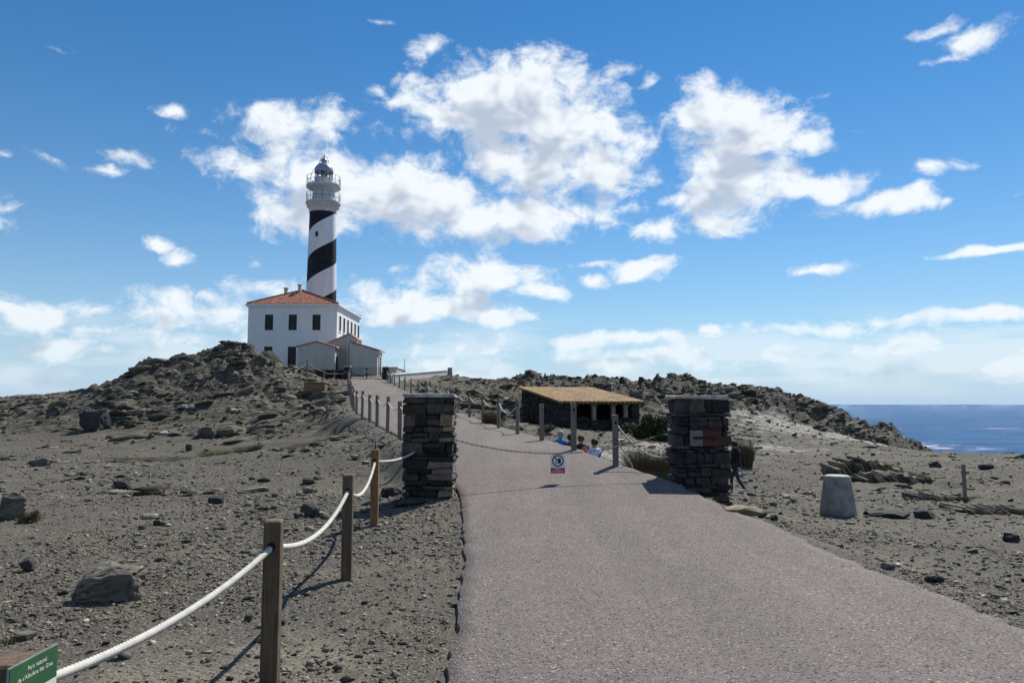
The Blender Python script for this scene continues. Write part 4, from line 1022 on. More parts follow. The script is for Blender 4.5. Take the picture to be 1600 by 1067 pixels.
def house():
    Y0 = 82.0; Y1 = 94.2
    xl = P(387.5, 500, Y0).x; xr = P(526.5, 500, Y0).x; ze = P(450, 479.5, Y0).z; zb = 4.6
    root = empty("keepers_house", ((xl+xr)/2, Y0, 4.95)); O = root.location.copy()
    tag(root, "two storey white keepers house with red hipped tile roof and dark shutters", "house")
    ox, oy, oz = O
    wl = MB()
    Z = lambda py: P(450, py, Y0).z - oz
    XX = lambda px: P(px, 500, Y0).x - ox
    fz0, fz1 = zb-oz, ze-oz
    front = lambda u, d_, z: Vector((u, d_, z))
    ops = []
    for (a, b) in ((414, 427), (451, 464), (488.2, 501)):
        ops.append((XX(a), XX(b), Z(516), Z(491.5)))
    low = [(XX(414), XX(427), Z(566), Z(541.5)), (XX(451), XX(464), Z(572), Z(541.5))]
    wall_open(wl, xl-ox, xr-ox, fz0, fz1, ops+low, front, .2)
    side = lambda u, d_, z: Vector((xr-ox-d_, u, z))
    sops = []
    for k in range(6):
        y = 1.05 + k*2.0; sops.append((y-.0, y+.9, Z(516), Z(491.5)))
    for k in range(6):
        y = 1.05 + k*2.0; sops.append((y-.0, y+.9, Z(566), Z(543)))
    wall_open(wl, 0, Y1-Y0, fz0, fz1, sops, side, .2)
    wl.add([(xl-ox, Y1-Y0, fz0), (xl-ox, 0, fz0), (xl-ox, 0, fz1), (xl-ox, Y1-Y0, fz1)], [(0, 1, 2, 3)])
    wl.add([(xr-ox, Y1-Y0, fz0), (xl-ox, Y1-Y0, fz0), (xl-ox, Y1-Y0, fz1), (xr-ox, Y1-Y0, fz1)], [(0, 1, 2, 3)])
    wl.build("wall", MATS['white'], root)
    for o in ops+low: shutter_window(root, front, *o)
    for o in sops: shutter_window(root, side, *o)
    # cornice
    e = .30
    c = MB(); c.box(xl-ox-.14, xr-ox+.14, -.14, Y1-Y0+.14, fz1, fz1+.14); c.box(xl-ox-e, xr-ox+e, -e, Y1-Y0+e, fz1+.14, fz1+.30)
    c.build("cornice", MATS['whitec'], root)
    # hipped roof
    zr = fz1+.30; rise = P(470, 453.5, 85.4).z - oz - zr
    a, b, f, g = xl-ox-.12, xr-ox+.12, -.12, Y1-Y0+.12; mx = (a+b)/2; hip = 3.5
    th = .10
    rf = MB()
    V = [(a,f,zr),(b,f,zr),(b,g,zr),(a,g,zr),(mx,f+hip,zr+rise),(mx,g-hip,zr+rise),(a,f,zr+th),(b,f,zr+th),(b,g,zr+th),(a,g,zr+th)]
    rfo = MB(); rfo.add(V, [(0,1,7,6),(1,2,8,7),(2,3,9,8),(3,0,6,9),(6,7,4),(8,9,5)])
    r0 = rfo.build("roof", MATS['tile'], root)
    rs = MB(); rs.add(V, [(7,8,5,4),(9,6,4,5)]); rs.build("roof_slope", mat_tiles("terracotta_tile_side", (0.30, 0.105, 0.065), (0.42, 0.18, 0.115), 'y'), root)
    for (p, q_) in ((6,4),(7,4),(8,5),(9,5),(4,5)):
        A, B = Vector(V[p]), Vector(V[q_]); nseg = int((B-A).length/.42)
        rt_ = MB()
        for i in range(nseg):
            s0 = A+(B-A)*(i/nseg); s1 = A+(B-A)*((i+1.12)/nseg); rt_.tube([s0, s1], [.13, .10], 7)
        rt_.build("ridge_tiles", MATS['tile'], r0)
    for (px, py, w, hh) in ((447.5, 463, .36, .9), (469, 455, .34, 1.0)):
        p = P(px, py, 85.2); x_, z_ = p.x-ox, p.z-oz
        zt = P(px, 452.0 if px < 460 else 447, 85.2).z-oz
        ch = MB().cbox(x_-w/2, x_+w/2, 3.0-w/2, 3.0+w/2, z_-.9, zt, .03).cbox(x_-w/2-.08, x_+w/2+.08, 3.0-w/2-.08, 3.0+w/2+.08, zt+.003, zt+.14, .02)
        ch.build("chimney", MATS['grey_render'], r0)
house()

def gable_shed():
    Y0 = 76.6; zb = 4.6
    x = lambda px: P(px, 560, Y0).x; z = lambda py: P(495, py, Y0).z
    root = empty("gabled_outhouse", ((x(465)+x(523))/2, Y0, 4.95)); o = root.location
    tag(root, "small cream gabled outhouse in front of the keepers house", "outhouse")
    xl, xr, xm = x(465.5)-o.x, x(523)-o.x, x(495)-o.x; zl, zr, za = z(541.5)-o.z, z(543)-o.z, z(534.2)-o.z
    MB().prism([(xl, zb-o.z), (xr, zb-o.z), (xr, zr), (xm, za), (xl, zl)], 0, 1.9).build("wall", MATS['grey_render'], root)
    rf = MB()
    for (x0, z0, x1, z1) in ((xl-.18, zl-.05, xm, za), (xm, za, xr+.22, zr-.06)):
        dx, dz = x1-x0, z1-z0; L = math.hypot(dx, dz); nx_, nz_ = -dz/L*.12, dx/L*.12
        rf.add([(x0, -.1, z0+.01), (x1, -.1, z1+.01), (x1, 2.0, z1+.01), (x0, 2.0, z0+.01), (x0+nx_, -.1, z0+nz_), (x1+nx_*0, -.1, z1+.12), (x1, 2.0, z1+.12), (x0+nx_, 2.0, z0+nz_)],
               [(0,3,2,1),(4,5,6,7),(0,1,5,4),(1,2,6,5),(2,3,7,6),(3,0,4,7)])
        for k in range(7):
            t = (k+.5)/7; rf.tube([(x0+dx*t, -.14, z0+dz*t+.10), (x0+dx*t, 2.03, z0+dz*t+.10)], .09, 6)
    rf.build("roof", MATS['tilex'], root)
    d_ = MB().cbox(xr+.004, xr+.05, .55, 1.35, zb-o.z+.3, zr-.9, .01).build("door", MATS['shutter'], root)
    MB().cbox(xr+.05, xr+.09, .62, .70, .95, 1.1, .005).build("handle", MATS['metal'], d_)
gable_shed()
def annexes():
    Y0 = 79.2; x = lambda px: P(px, 560, Y0).x; z = lambda py: P(540, py, Y0).z
    root = empty("pitched_annex", (x(533), Y0, 4.95)); o = root.location
    tag(root, "tall cream annex with half pitched roof against the house's side wall", "annex")
    q = lambda a, b: (x(a)-o.x, z(b)-o.z)
    pts = [(q(508, 560)[0], -.35), (q(557, 560)[0], -.35), q(557, 530.5), q(545.5, 522.5), q(508, 538.5)]
    MB().prism(pts, 0, 2.6).build("wall", MATS['grey_render'], root)
    rf = MB()
    for (a, b) in ((q(506, 539.5), q(545.5, 522.3)), (q(545.5, 522.3), q(558.5, 531.3))):
        rf.add([(a[0], -.12, a[1]), (b[0], -.12, b[1]), (b[0], 2.6, b[1]), (a[0], 2.6, a[1]), (a[0], -.12, a[1]+.14), (b[0], -.12, b[1]+.14), (b[0], 2.6, b[1]+.14), (a[0], 2.6, a[1]+.14)],
               [(0,3,2,1),(4,5,6,7),(0,1,5,4),(1,2,6,5),(2,3,7,6),(3,0,4,7)])
    rf.build("roof", MATS['tilex'], root)
    MB().tube([(q(543.5, 0)[0], -.06, -.35), (q(543.5, 0)[0], -.06, q(0, 531)[1])], .06, 8).build("downpipe", MATS['whitec'], root)
    # lean-to
    Y0 = 78.0; x2 = lambda px: P(px, 560, Y0).x; z2 = lambda py: P(570, py, Y0).z
    root = empty("lean_to", (x2(568), Y0, 4.95)); o = root.location
    tag(root, "cream lean-to with falling roofline and side door facing the gate", "lean-to")
    q = lambda a, b: (x2(a)-o.x, z2(b)-o.z)
    MB().prism([(q(546, 0)[0], -.35), (q(589.5, 0)[0], -.35), q(589.5, 548), q(546, 535)], 0, 3.0).build("wall", MATS['grey_render'], root)
    a, b = q(544.5, 533.6), q(594, 548.6)
    rf = MB().add([(a[0], -.12, a[1]), (b[0], -.12, b[1]), (b[0], 3.1, b[1]), (a[0], 3.1, a[1]), (a[0], -.12, a[1]+.13), (b[0], -.12, b[1]+.13), (b[0], 3.1, b[1]+.13), (a[0], 3.1, a[1]+.13)],
               [(0,3,2,1),(4,5,6,7),(0,1,5,4),(1,2,6,5),(2,3,7,6),(3,0,4,7)])
    rf.build("roof", MATS['tilex'], root)
    xr = q(589.5, 0)[0]
    d_ = MB().cbox(xr+.003, xr+.05, .9, 1.9, -.2, 1.75, .01).build("door", MATS['shutter'], root)
    fr = MB().box(xr+.002, xr+.09, .78, .9, -.2, 1.87).box(xr+.002, xr+.09, 1.9, 2.02, -.2, 1.87).box(xr+.002, xr+.09, .9, 1.9, 1.75, 1.87)
    fr.build("door_frame", MATS['whitec'], d_)
    # low store and its mast
    Y0 = 79.5; xa, xb = P(606, 575, Y0).x, P(620, 575, Y0).x; zt = P(615, 573, Y0).z
    root = empty("low_store", ((xa+xb)/2, Y0, 4.95)); o = root.location
    tag(root, "low flat roofed white store right of the steel gate", "store")
    MB().box(xa-o.x, xb-o.x, 0, 6.5, -.6, zt-o.z-.12).build("wall", MATS['cream'], root)
    MB().box(xa-o.x-.1, xb-o.x+.1, -.1, 6.6, zt-o.z-.12, zt-o.z).build("roof_slab", MATS['whitec'], root)
    p = P(632, 580, 84); hz = Hz(p.x, p.y)
    m = empty("antenna_mast", (p.x, p.y, hz)); tag(m, "thin metal mast standing beside the low store", "mast")
    zt = P(632, 561, 84).z - hz
    MB().tube([(0, 0, -.05), (0, 0, zt)], .035, 6).build("pole", MATS['metal'], m)
    MB().box(-.12, .12, -.12, .12, -.05, .1).build("foot", MATS['concrete'], m)
annexes()
# white parapet right of the gate
def parapet():
    A = P(611, 584, 65); B = P(696, 577.5, 79)
    root = empty("white_parapet", (A.x, A.y, A.z-.8)); tag(root, "long low whitewashed parapet wall rising right of the gate", "wall")
    d_ = (B-A); n_ = Vector((d_.y, -d_.x, 0)).normalized()*.22
    o = root.location
    def strip(w, t0, t1, ext=0):
        pts = []
        e = d_.normalized()*ext
        for p in (A-e, B+e):
            for s in (1, -1):
                for t in (t0, t1): pts.append(p + n_*s*w + Vector((0, 0, t)) - o)
        return [pts[i] for i in (0, 4, 6, 2, 1, 5, 7, 3)]
    fs = [(0,3,2,1),(4,5,6,7),(0,1,5,4),(1,2,6,5),(2,3,7,6),(3,0,4,7)]
    MB().add(strip(1, -1.4, -.10), fs).build("wall", MATS['cream'], root)
    MB().add(strip(1.25, -.10, .0, .05), fs).build("coping", MATS['whitec'], root)
parapet()
# survey marker on the ridge end
def marker():
    p = P(703, 585, 76); z = Hz(p.x, p.y)
    r = empty("survey_marker", (p.x, p.y, z)); tag(r, "squat grey concrete survey marker at the parapet's end", "marker")
    h = max(.5, P(703, 576, 76).z - z)
    MB().add([(-.3,-.3,-.3),(.3,-.3,-.3),(.3,.3,-.3),(-.3,.3,-.3),(-.2,-.2,h),(.2,-.2,h),(.2,.2,h),(-.2,.2,h)], [(0,3,2,1),(4,5,6,7),(0,1,5,4),(1,2,6,5),(2,3,7,6),(3,0,4,7)]).build("shaft", MATS['concrete'], r)
    MB().cbox(-.24, .24, -.24, .24, h+.002, h+.1, .02).build("cap", MATS['concrete'], r)
    for (px, top, Y, lab) in ((1002, 589, 68, "small stone cairn on the dark ridge above the shed"), (972, 600, 66, "second smaller stone cairn where the ridge dips by the shed")):
        p = P(px, top, Y); z = Hz(p.x, p.y); n = 4; hh = max(.6, p.z-z)
        r = empty("cairn", (p.x, p.y, z)); tag(r, lab, "cairn")
        rd = random.Random(px)
        for k in range(n):
            w = .38*(1-k/n*.65)
            MB().cbox(-w, w, -w*.8, w*.8, hh*k/n-(.1 if k == 0 else .01), hh*(k+1)/n, .05, Matrix.Rotation(rd.random()*3, 4, 'Z'), .03, rd).build("stone", MATS['darkrock'], r)
marker()
# retaining wall under the terrace, of many small dark stones
def stone_wall(name, label, pts, h, th, seed, mat, cat="wall", sl=.45, sh=.2, part="stones"):
    r = random.Random(seed); mb = MB(); tones = []
    A0 = Vector(pts[0]); root = empty(name, A0); tag(root, label, cat)
    for A, B in zip(pts[:-1], pts[1:]):
        A, B = Vector(A), Vector(B); d_ = B-A; L = math.hypot(d_.x, d_.y); yaw = math.atan2(d_.y, d_.x)
        z = -.5
        while z < h:
            hh = min(r.uniform(.7, 1.3)*sh, h-z+.02); x = 0
            while x < L:
                w = min(r.uniform(.5, 1.5)*sl, L-x+.05); t = (x+w/2)/L
                M_ = Matrix.Translation(A-A0 + Vector((0, 0, d_.z*t))) @ Matrix.Rotation(yaw, 4, 'Z')
                nv = len(mb.v)
                mb.cbox(x+.008, x+w-.008, -th/2-r.uniform(0, .04), th/2+r.uniform(0, .04), z+.006, z+hh-.006, .02, M_, .012, r)
                tones += [r.betavariate(1.6, 2)]*(len(mb.v)-nv); x += w
            z += hh
    me = bpy.data.meshes.new(part); me.from_pydata(mb.v, [], mb.f); me.update()
    a = me.attributes.new('tone', 'FLOAT', 'POINT'); a.data.foreach_set('value', tones)
    o = link_mesh(part, me, mat, root); o["kind"] = "stuff"
    return root
a = P(440, 585, 72.8); b = P(463, 590, 73.6); c = P(541, 591, 73.6)
stone_wall("terrace_wall", "dark dry stone retaining wall under the outhouse terrace", [(b.x-3.5, 72.2, 4.2), (b.x, 73.6, 4.0), (c.x, 73.6, 4.0)], 1.02, .5, 3, MATS['shed_stone'])
def gate_pier(px0, px1, top, Y, label, mat='shed_stone', lit=False):
    x0, x1 = P(px0, 580, Y).x, P(px1, 580, Y).x; zt = P(px0, top, Y).z; zb = Hz((x0+x1)/2, Y)
    r = empty("gate_pier", ((x0+x1)/2, Y, zb)); tag(r, label, "pier")
    w = (x1-x0)/2; rd = random.Random(px0); z = -.3; k = 0
    while z < zt-zb-.1:
        hh = min(rd.uniform(.16, .3), zt-zb-.08-z)
        if hh < .04: break
        s = rd.uniform(-.3, .3)*w
        MB().cbox(-w, s-.01, -w, w, z, z+hh-.012, .02, None, .012, rd).build("stone", MATS['slate_a' if rd.random() < .6 else 'slate_b'], r)
        MB().cbox(s+.01, w, -w, w, z, z+hh-.012, .02, None, .012, rd).build("stone", MATS['slate_a' if rd.random() < .6 else 'slate_b'], r)
        z += hh
    MB().cbox(-w-.03, w+.03, -w-.03, w+.03, zt-zb-.1, zt-zb, .02).build("cap", MATS['mortar'], r)
gate_pier(538, 547.5, 572, 72.0, "stone gate pier on the fence side of the steel gate")
gate_pier(598.5, 608, 573, 72.0, "stone gate pier on the parapet side of the steel gate")
def steel_gate():
    Y = 71.9; xa, xb = P(548.5, 590, Y).x, P(597.5, 590, Y).x; zb = Hz((xa+xb)/2, Y)+.12
    zt = P(570, 575, Y).z
    r = empty("steel_gate", ((xa+xb)/2, Y, zb-.12)); tag(r, "closed double steel field gate with sagging rails across the path", "gate")
    o = r.location; xm = 0
    for s in (-1, 1):
        x0, x1 = (xa-o.x, -.03) if s < 0 else (.03, xb-o.x)
        lf = empty("gate_leaf", (0, 0, 0)); lf.parent = r
        h = zt-o.z
        for xx in (x0, x1): MB().tube([(xx, 0, .06), (xx, 0, h)], .035, 6).build("stile", MATS['iron'], lf)
        for k in range(6):
            zz = .12+(h-.14)*k/5
            MB().tube([(x0+(x1-x0)*t, 0, zz+.04*math.sin(t*math.pi*2+k)) for t in np.linspace(0, 1, 9)], .022, 5).build("rail", MATS['iron'], lf)
        MB().tube([(x0 if s < 0 else x1, 0.0, h*.62), (x1 if s < 0 else x0, 0, .1)], .022, 5).build("brace", MATS['iron'], lf)
        MB().tube([(x0 if s < 0 else x1, .01, .12), (x0 if s < 0 else x1, .01, -.13)], .03, 6).build("drop_bolt", MATS['iron'], lf)
    MB().box(-.35, .25, -.03, -.01, (zt-o.z)*.55, (zt-o.z)*.8).build("notice_plate", MATS['metal'], r)
steel_gate()
def brown_block():
    bx_, by_, z = ray_ground(491.5, 618); p = Vector((bx_, by_, z)); w = 31/FPX*by_/2; zt = P(491, 598.5, by_).z
    r = empty("masonry_block", (p.x, p.y, z)); tag(r, "rust brown masonry block set in the bank below the terrace", "block")
    MB().cbox(-w, w, -.1, 1.6, -.6, zt-z, .05, None, .05).build("body", MATS['brown_block'], r)
    MB().cbox(-w-.06, w+.06, -.16, 1.66, zt-z, zt-z+.07, .02).build("cover_slab", MATS['tanrock'], r)
brown_block()

# ================================================================== stone shed
def shed():
    A = Vector((P(879, 640, 40).x, 40.0)); yaw = rad(16.6); L = 4.55; Dp = 7.3
    zb = .18; ze = P(879, 627.5, 40).z; zr = P(830, 606, 47).z
    root = empty("stone_shed", (A.x, A.y, zb), yaw); tag(root, "low dark stone shed with lichen covered mono-pitch tile roof", "shed")
    h0, h1 = ze-zb-.12, zr-zb-.12
    r = random.Random(8)
    def wall(x0, y0, x1, y1, name, top, th=.45, mat='shed_stone', sl=.34, sh=.15):
        mb = MB(); tones = []; d_ = Vector((x1-x0, y1-y0)); Lw = d_.length; an = math.atan2(d_.y, d_.x); z = -.4
        zmax = max(top(0), top(1))
        M_ = Matrix.Translation((x0, y0, 0)) @ Matrix.Rotation(an, 4, 'Z')
        while z < zmax-.02:
            hh = r.uniform(.7, 1.35)*sh; x = 0
            while x < Lw-.02:
                w = min(r.uniform(.5, 1.6)*sl, Lw-x); tp = min(top(x/Lw), top((x+w)/Lw))
                z1 = min(z+hh, tp)
                if z1 - z > .04:
                    nv = len(mb.v)
                    mb.cbox(x+.006, x+w-.006, -th/2-r.uniform(0, .05), th/2+r.uniform(0, .05), z+.005, z1-.005, .02, M_, .012, r)
                    tones += [r.betavariate(1.5, 2.2)]*(len(mb.v)-nv)
                x += w
            z += hh
        me = bpy.data.meshes.new(name); me.from_pydata(mb.v, [], mb.f); me.update()
        a = me.attributes.new('tone', 'FLOAT', 'POINT'); a.data.foreach_set('value', tones)
        o = link_mesh(name, me, MATS[mat], root); o["kind"] = "stuff"
        c = MB(); c.box(0.03, Lw-.03, -th/2+.05, th/2-.05, -.4, min(top(0), top(1))-.05, M_); c.build("wall_core", MATS['core'], o)
    sl = lambda t: h0+(h1-h0)*t
    wall(.22, 0.0, .22, Dp, "side_wall", lambda t: sl(t)); wall(L-.22, .0, L-.22, Dp, "side_wall", lambda t: sl(t))
    wall(.46, Dp-.22, L-.46, Dp-.22, "rear_wall", lambda t: h1-.05)
    wall(.46, .25, L-.46, .25, "front_parapet", lambda t: .62+.15*math.sin(t*9), .4)
    wall(.46, 2.6, L-.46, 2.6, "inner_wall", lambda t: h0+.2, .4)
    for k, xx in enumerate((.75, 1.9, 3.05, L-.75)):
        cz = .55
        c = MB().cbox(xx-.11, xx+.11, .12, .34, cz, h0-.12, .015, None, .01, r).build("column", MATS['column'], root)
        MB().cbox(xx-.17, xx+.17, .06, .40, h0-.12, h0-.02, .02).build("capital", MATS['column'], c)
    MB().box(-.05, L+.05, .05, .3, h0-.02, h0+.10).build("lintel_beam", MATS['wood'], root)
    # roof: rows of barrel tiles on a slab
    ov = .28
    def rz(y): return h0+.10+(h1-h0)*(y/Dp)
    rf = MB()
    y0, y1 = -ov, Dp+.1
    pts = [(-ov, y0, rz(y0)), (L+ov, y0, rz(y0)), (L+ov, y1, rz(y1)), (-ov, y1, rz(y1))]
    rf.add(pts+[(x, y, z+.09) for x, y, z in pts], [(0,3,2,1),(4,5,6,7),(0,1,5,4),(1,2,6,5),(2,3,7,6),(3,0,4,7)])
    ro = rf.build("roof", MATS['lichen'], root)
    n = int((L+2*ov)/.235)
    ns_ = 16
    me = None
    for i in range(n):
        xx = -ov+(i+.5)*(L+2*ov)/n; mb = MB()
        for k in range(ns_):
            ya = y0-.05+(y1-y0+.05)*k/ns_; yb = y0-.05+(y1-y0+.05)*(k+1.1)/ns_
            mb.tube([(xx+r.uniform(-.008, .008), ya, rz(ya)+.012+r.uniform(-.014, .014)), (xx, yb, rz(yb)+.006)], [.085, .078], 8)
        mb.build("tile_row", MATS['lichen'], ro, smooth=True)
shed()

# ================================================================== gate pillars of dry stone
def pillar(name_label, x0, x1, y0, y1, z0, z1, seed, special, cap=.045, ragged=0.015):
    r = random.Random(seed); cx, cy = (x0+x1)/2, (y0+y1)/2
    root = empty("stone_pillar", (cx, cy, z0+.2)); tag(root, name_label, "pillar", None)
    W_, D_, Hh = x1-x0, y1-y0, z1-z0-cap; oz = -.2
    MB().box(-W_/2+.06, W_/2-.06, -D_/2+.06, D_/2-.06, oz, oz+Hh-.02).build("core", MATS['core'], root)
    def stone(a, b, c, d_, e, f, mk, j=.014):
        bm = bmesh.new()
        mb = MB().cbox(a, b, c, d_, e, f, min(.016, (f-e)*.25), None, j*r.uniform(.8, 1.9), r)
        mb.build("stone", MATS[mk], root)
    z = oz; ci = 0
    while z < oz+Hh-.03:
        hh = r.choice((.05, .065, .09, .12, .16, .20)); 
        if oz+Hh-(z+hh) < .06: hh = oz+Hh-z
        split = r.uniform(-.08, .08)
        for row in (0, 1):
            cuts = [-W_/2]; 
            while W_/2-cuts[-1] > .36: cuts.append(cuts[-1]+r.uniform(.10, .42))
            if W_/2-cuts[-1] < .10 and len(cuts) > 1: cuts.pop()
            cuts.append(W_/2)
            for i in range(len(cuts)-1):
                a, b = cuts[i]+.006, cuts[i+1]-.006
                if i == 0: a -= r.uniform(-ragged, ragged*1.6)
                if i == len(cuts)-2: b += r.uniform(-ragged, ragged*1.6)
                if row == 0: c, d_ = -D_/2-r.uniform(-.012, .022), split-.006
                else: c, d_ = split+.006, D_/2+r.uniform(-.012, .02)
                mk = 'slate_a' if r.random() < .62 else 'slate_b'
                zc = (z+hh/2-oz)/Hh; xc = ((a+b)/2)/W_+.5
                if row == 0:
                    for (sx, sz, rad_, mm) in special:
                        if abs(xc-sx) < rad_ and abs(zc-sz) < rad_*.5: mk = mm
                # a thick course may be two thin stones
                if hh > .15 and r.random() < .35:
                    zm = z+hh*r.uniform(.4, .6); stone(a, b, c, d_, z+.005, zm-.004, mk); stone(a, b, c-r.uniform(-.01, .015), d_, zm+.004, z+hh-.005, mk if r.random() < .5 else 'slate_a')
                else: stone(a, b, c, d_, z+.005, z+hh-.005, mk)
        z += hh; ci += 1
    cp_ = MB(); n = 9
    cp_.cbox(-W_/2-.015, W_/2+.015, -D_/2-.02, D_/2+.02, oz+Hh, oz+Hh+cap, .015, None, .02, r)
    cp_.build("mortar_cap", MATS['mortar'], root)
    return root
lpY = 11.75
pillar("dark dry stone gate pillar with tan corner stones beside the path's rope fence", P(629, 700, lpY).x, P(708.5, 700, lpY).x, lpY, lpY+.72, .10-.22, P(660, 616, lpY).z, 21,
       [(.85, .72, .17, 'sandst'), (.85, .37, .15, 'pinkst'), (.9, .16, .17, 'sandst'), (.72, .07, .12, 'sandst'), (.12, .28, .14, 'slate_b')])
rpY = 13.0
RPX0, RPX1 = P(1058, 700, rpY).x, P(1140, 700, rpY).x
rp = pillar("ragged dark dry stone gate pillar carrying the painted arrow board", RPX0, RPX1, rpY, rpY+.8, -.42, P(1100, 617, rpY).z, 33,
       [(.22, .38, .2, 'slate_a'), (.65, .40, .16, 'slate_b')], .07, .04)
# arrow board on the right pillar
def arrow_board():
    Y = rpY-.045; a, b = P(1078, 672, Y), P(1128, 697, Y)
    r = empty("arrow_board", ((a.x+b.x)/2, Y, b.z)); tag(r, "white and red board with a black arrow fixed to the ragged pillar", "sign")
    w = (b.x-a.x)/2; h = a.z-b.z
    wp = simple("board_white", (.17, .165, .165), .7, .12, 6); rp_ = simple("board_red", (.10, .028, .018), .7, .15, 6); bk = simple("board_black", (.02, .02, .02), .7, .1)
    MB().cbox(-w, -w*.2, -.012, .03, 0, h, .004).build("white_panel", wp, r)
    MB().cbox(-w*.198, w, -.012, .03, 0, h, .004).build("red_panel", rp_, r)
    m = MB(); y = -.016; zc = h*.52; t = h*.09
    m.prism([(-w*.8, zc-t), (w*.35, zc-t), (w*.35, zc-t*2.6), (w*.78, zc), (w*.35, zc+t*2.6), (w*.35, zc+t), (-w*.8, zc+t)], y-.003, y+.003)
    m.build("arrow", bk, r)
arrow_board()

# ================================================================== chain and its hanging notice
def chain():
    A = Vector((P(709, 686, 12.15).x-.02, 12.15, P(709, 686, 12.15).z)); B = Vector((RPX0+.01, rpY+.3, P(1043, 672, rpY+.3).z))
    low = P(871, 707.5, 12.75)
    pts = []
    n = 140
    # parabola through A, low and B
    ts = np.array([0, (low.x-A.x)/(B.x-A.x), 1]); zs = np.array([A.z, low.z, B.z]); co = np.polyfit(ts, zs, 2)
    def at(t): return Vector((A.x+(B.x-A.x)*t, A.y+(B.y-A.y)*t, float(np.polyval(co, t))))
    fine = [at(i/800) for i in range(801)]; cum = [0]
    for i in range(800): cum.append(cum[-1]+(fine[i+1]-fine[i]).length)
    Lc = cum[-1]; step = .042; nl = int(Lc/step); mb = MB()
    for i in range(nl+1):
        s = min(i*step, Lc-.001); j = int(np.searchsorted(cum, s)); j = min(max(j, 1), 799)
        c = fine[j]; t = (fine[j+1]-fine[j-1]).normalized(); u = t.cross(Vector((0, 0, 1))).normalized(); v = u.cross(t)
        side = u if i % 2 else v
        nn = 10; ringp = []
        for k in range(nn+1):
            a = 2*math.pi*k/nn; ringp.append(c + t*(.029*math.cos(a)) + side*(.013*math.sin(a)))
        mb.tube(ringp, .0052, 5, caps=False)
    o = mb.build("chain", simple("rusty_chain", (.13, .11, .095), .6, .3, 30, metallic=.4)); tag(o, "thin steel chain sagging across the path between both gate pillars", "chain")
    # notice
    c = at(float(ts[1])); dirv = (B-A); yaw = math.atan2(dirv.y, dirv.x)*.4
    zt = P(871, 709, 12.75).z; zb = P(871, 739, 12.75).z; w = 22.5/FPX*12.75/2
    r = empty("prohibition_notice", (c.x, c.y-.012, zb), yaw); tag(r, "white no entry notice with red text strip hanging from the chain", "sign")
    h = zt-zb
    wp = simple("notice_white", (.74, .74, .74), .5, .06, 4); bk = simple("notice_black", (.015, .015, .018), .5, .1); rd = simple("notice_red", (.42, .02, .03), .5, .1)
    MB().cbox(-w, w, -.002, .002, 0, h, .001).build("plate", wp, r)
    MB().box(-w*.98, w*.98, -.0045, -.0028, .008, h*.29).build("red_strip", rd, r)
    cx, cz, R = -.0, h*.66, w*.80
    ring = [(cx+R*math.cos(t), cz+R*math.sin(t)) for t in np.linspace(0, 2*math.pi, 33)[:-1]]; inn = [(cx+R*.80*math.cos(t), cz+R*.80*math.sin(t)) for t in np.linspace(0, 2*math.pi, 33)[:-1]]
    m = MB(); vs_ = [(x, -.004, z) for x, z in ring+inn]; m.add(vs_, [(k, (k+1) % 32, 32+(k+1) % 32, 32+k) for k in range(32)])
    m.build("ring", bk, r)
    # walking figure, foot print and the diagonal bar
    m = MB()
    q = math.sqrt(.5); e = R*.85; tt = R*.09
    m.add([(cx-e*q-tt*q, -.0055, cz+e*q-tt*q), (cx+e*q-tt*q, -.0055, cz-e*q-tt*q), (cx+e*q+tt*q, -.0055, cz-e*q+tt*q), (cx-e*q+tt*q, -.0055, cz+e*q+tt*q)], [(0, 1, 2, 3)])
    m.build("bar", bk, r)
    m = MB()
    hand = [(.10,-.45),(.42,-.35),(.55,.0),(.50,.38),(.40,.40),(.38,.15),(.33,.5),(.23,.52),(.22,.2),(.14,.48),(.05,.46),(.08,.1),(-.05,.22),(-.10,.12),(.0,-.15)]
    m.add([(cx+a*R, -.005, cz+b*R) for a, b in hand], [tuple(range(len(hand)))]); m.build("pictogram", bk, r)
    m = MB()
    for (a, b, s) in ((-.38, -.12, .12), (-.22, -.38, .13), (-.42, -.42, .08), (-.08, -.52, .07)):
        m.add([(cx+(a+s*math.cos(t))*R, -.005, cz+(b+s*1.2*math.sin(t))*R) for t in np.linspace(0, 2*math.pi, 9)[:-1]], [tuple(range(8))])
    m.build("pictogram", simple("notice_grey", (.25, .25, .26), .6, .1), r)
    for k, ln in enumerate(("NO PASSEU", "PROHIBIDO EL PASO", "NO ENTRY AREA")):
        pass
    # the strip's lettering is too small to read: three rows of white strokes
    rr_ = random.Random(2); m = MB()
    for row, (f0, f1) in enumerate(((-.35, .35), (-.8, .75), (-.9, .9))):
        xx = f0*w
        while xx < f1*w:
            ww = rr_.uniform(.006, .016); zz = h*(.22-.065*row)
            m.box(xx, min(xx+ww, f1*w), -.0055, -.0048, zz, zz+h*.03); xx += ww+.005
    m.build("lettering", wp, r)
    for s in (-1, 1):
        x = s*w*.45; m = MB().tube([(x, 0, h-.012), (x, -.004, h+.008), (x, .006, h+.022), (x, .01, h+.006), (x, 0, h-.012)], .0025, 5); m.build("hook", MATS['iron'], r)
chain()

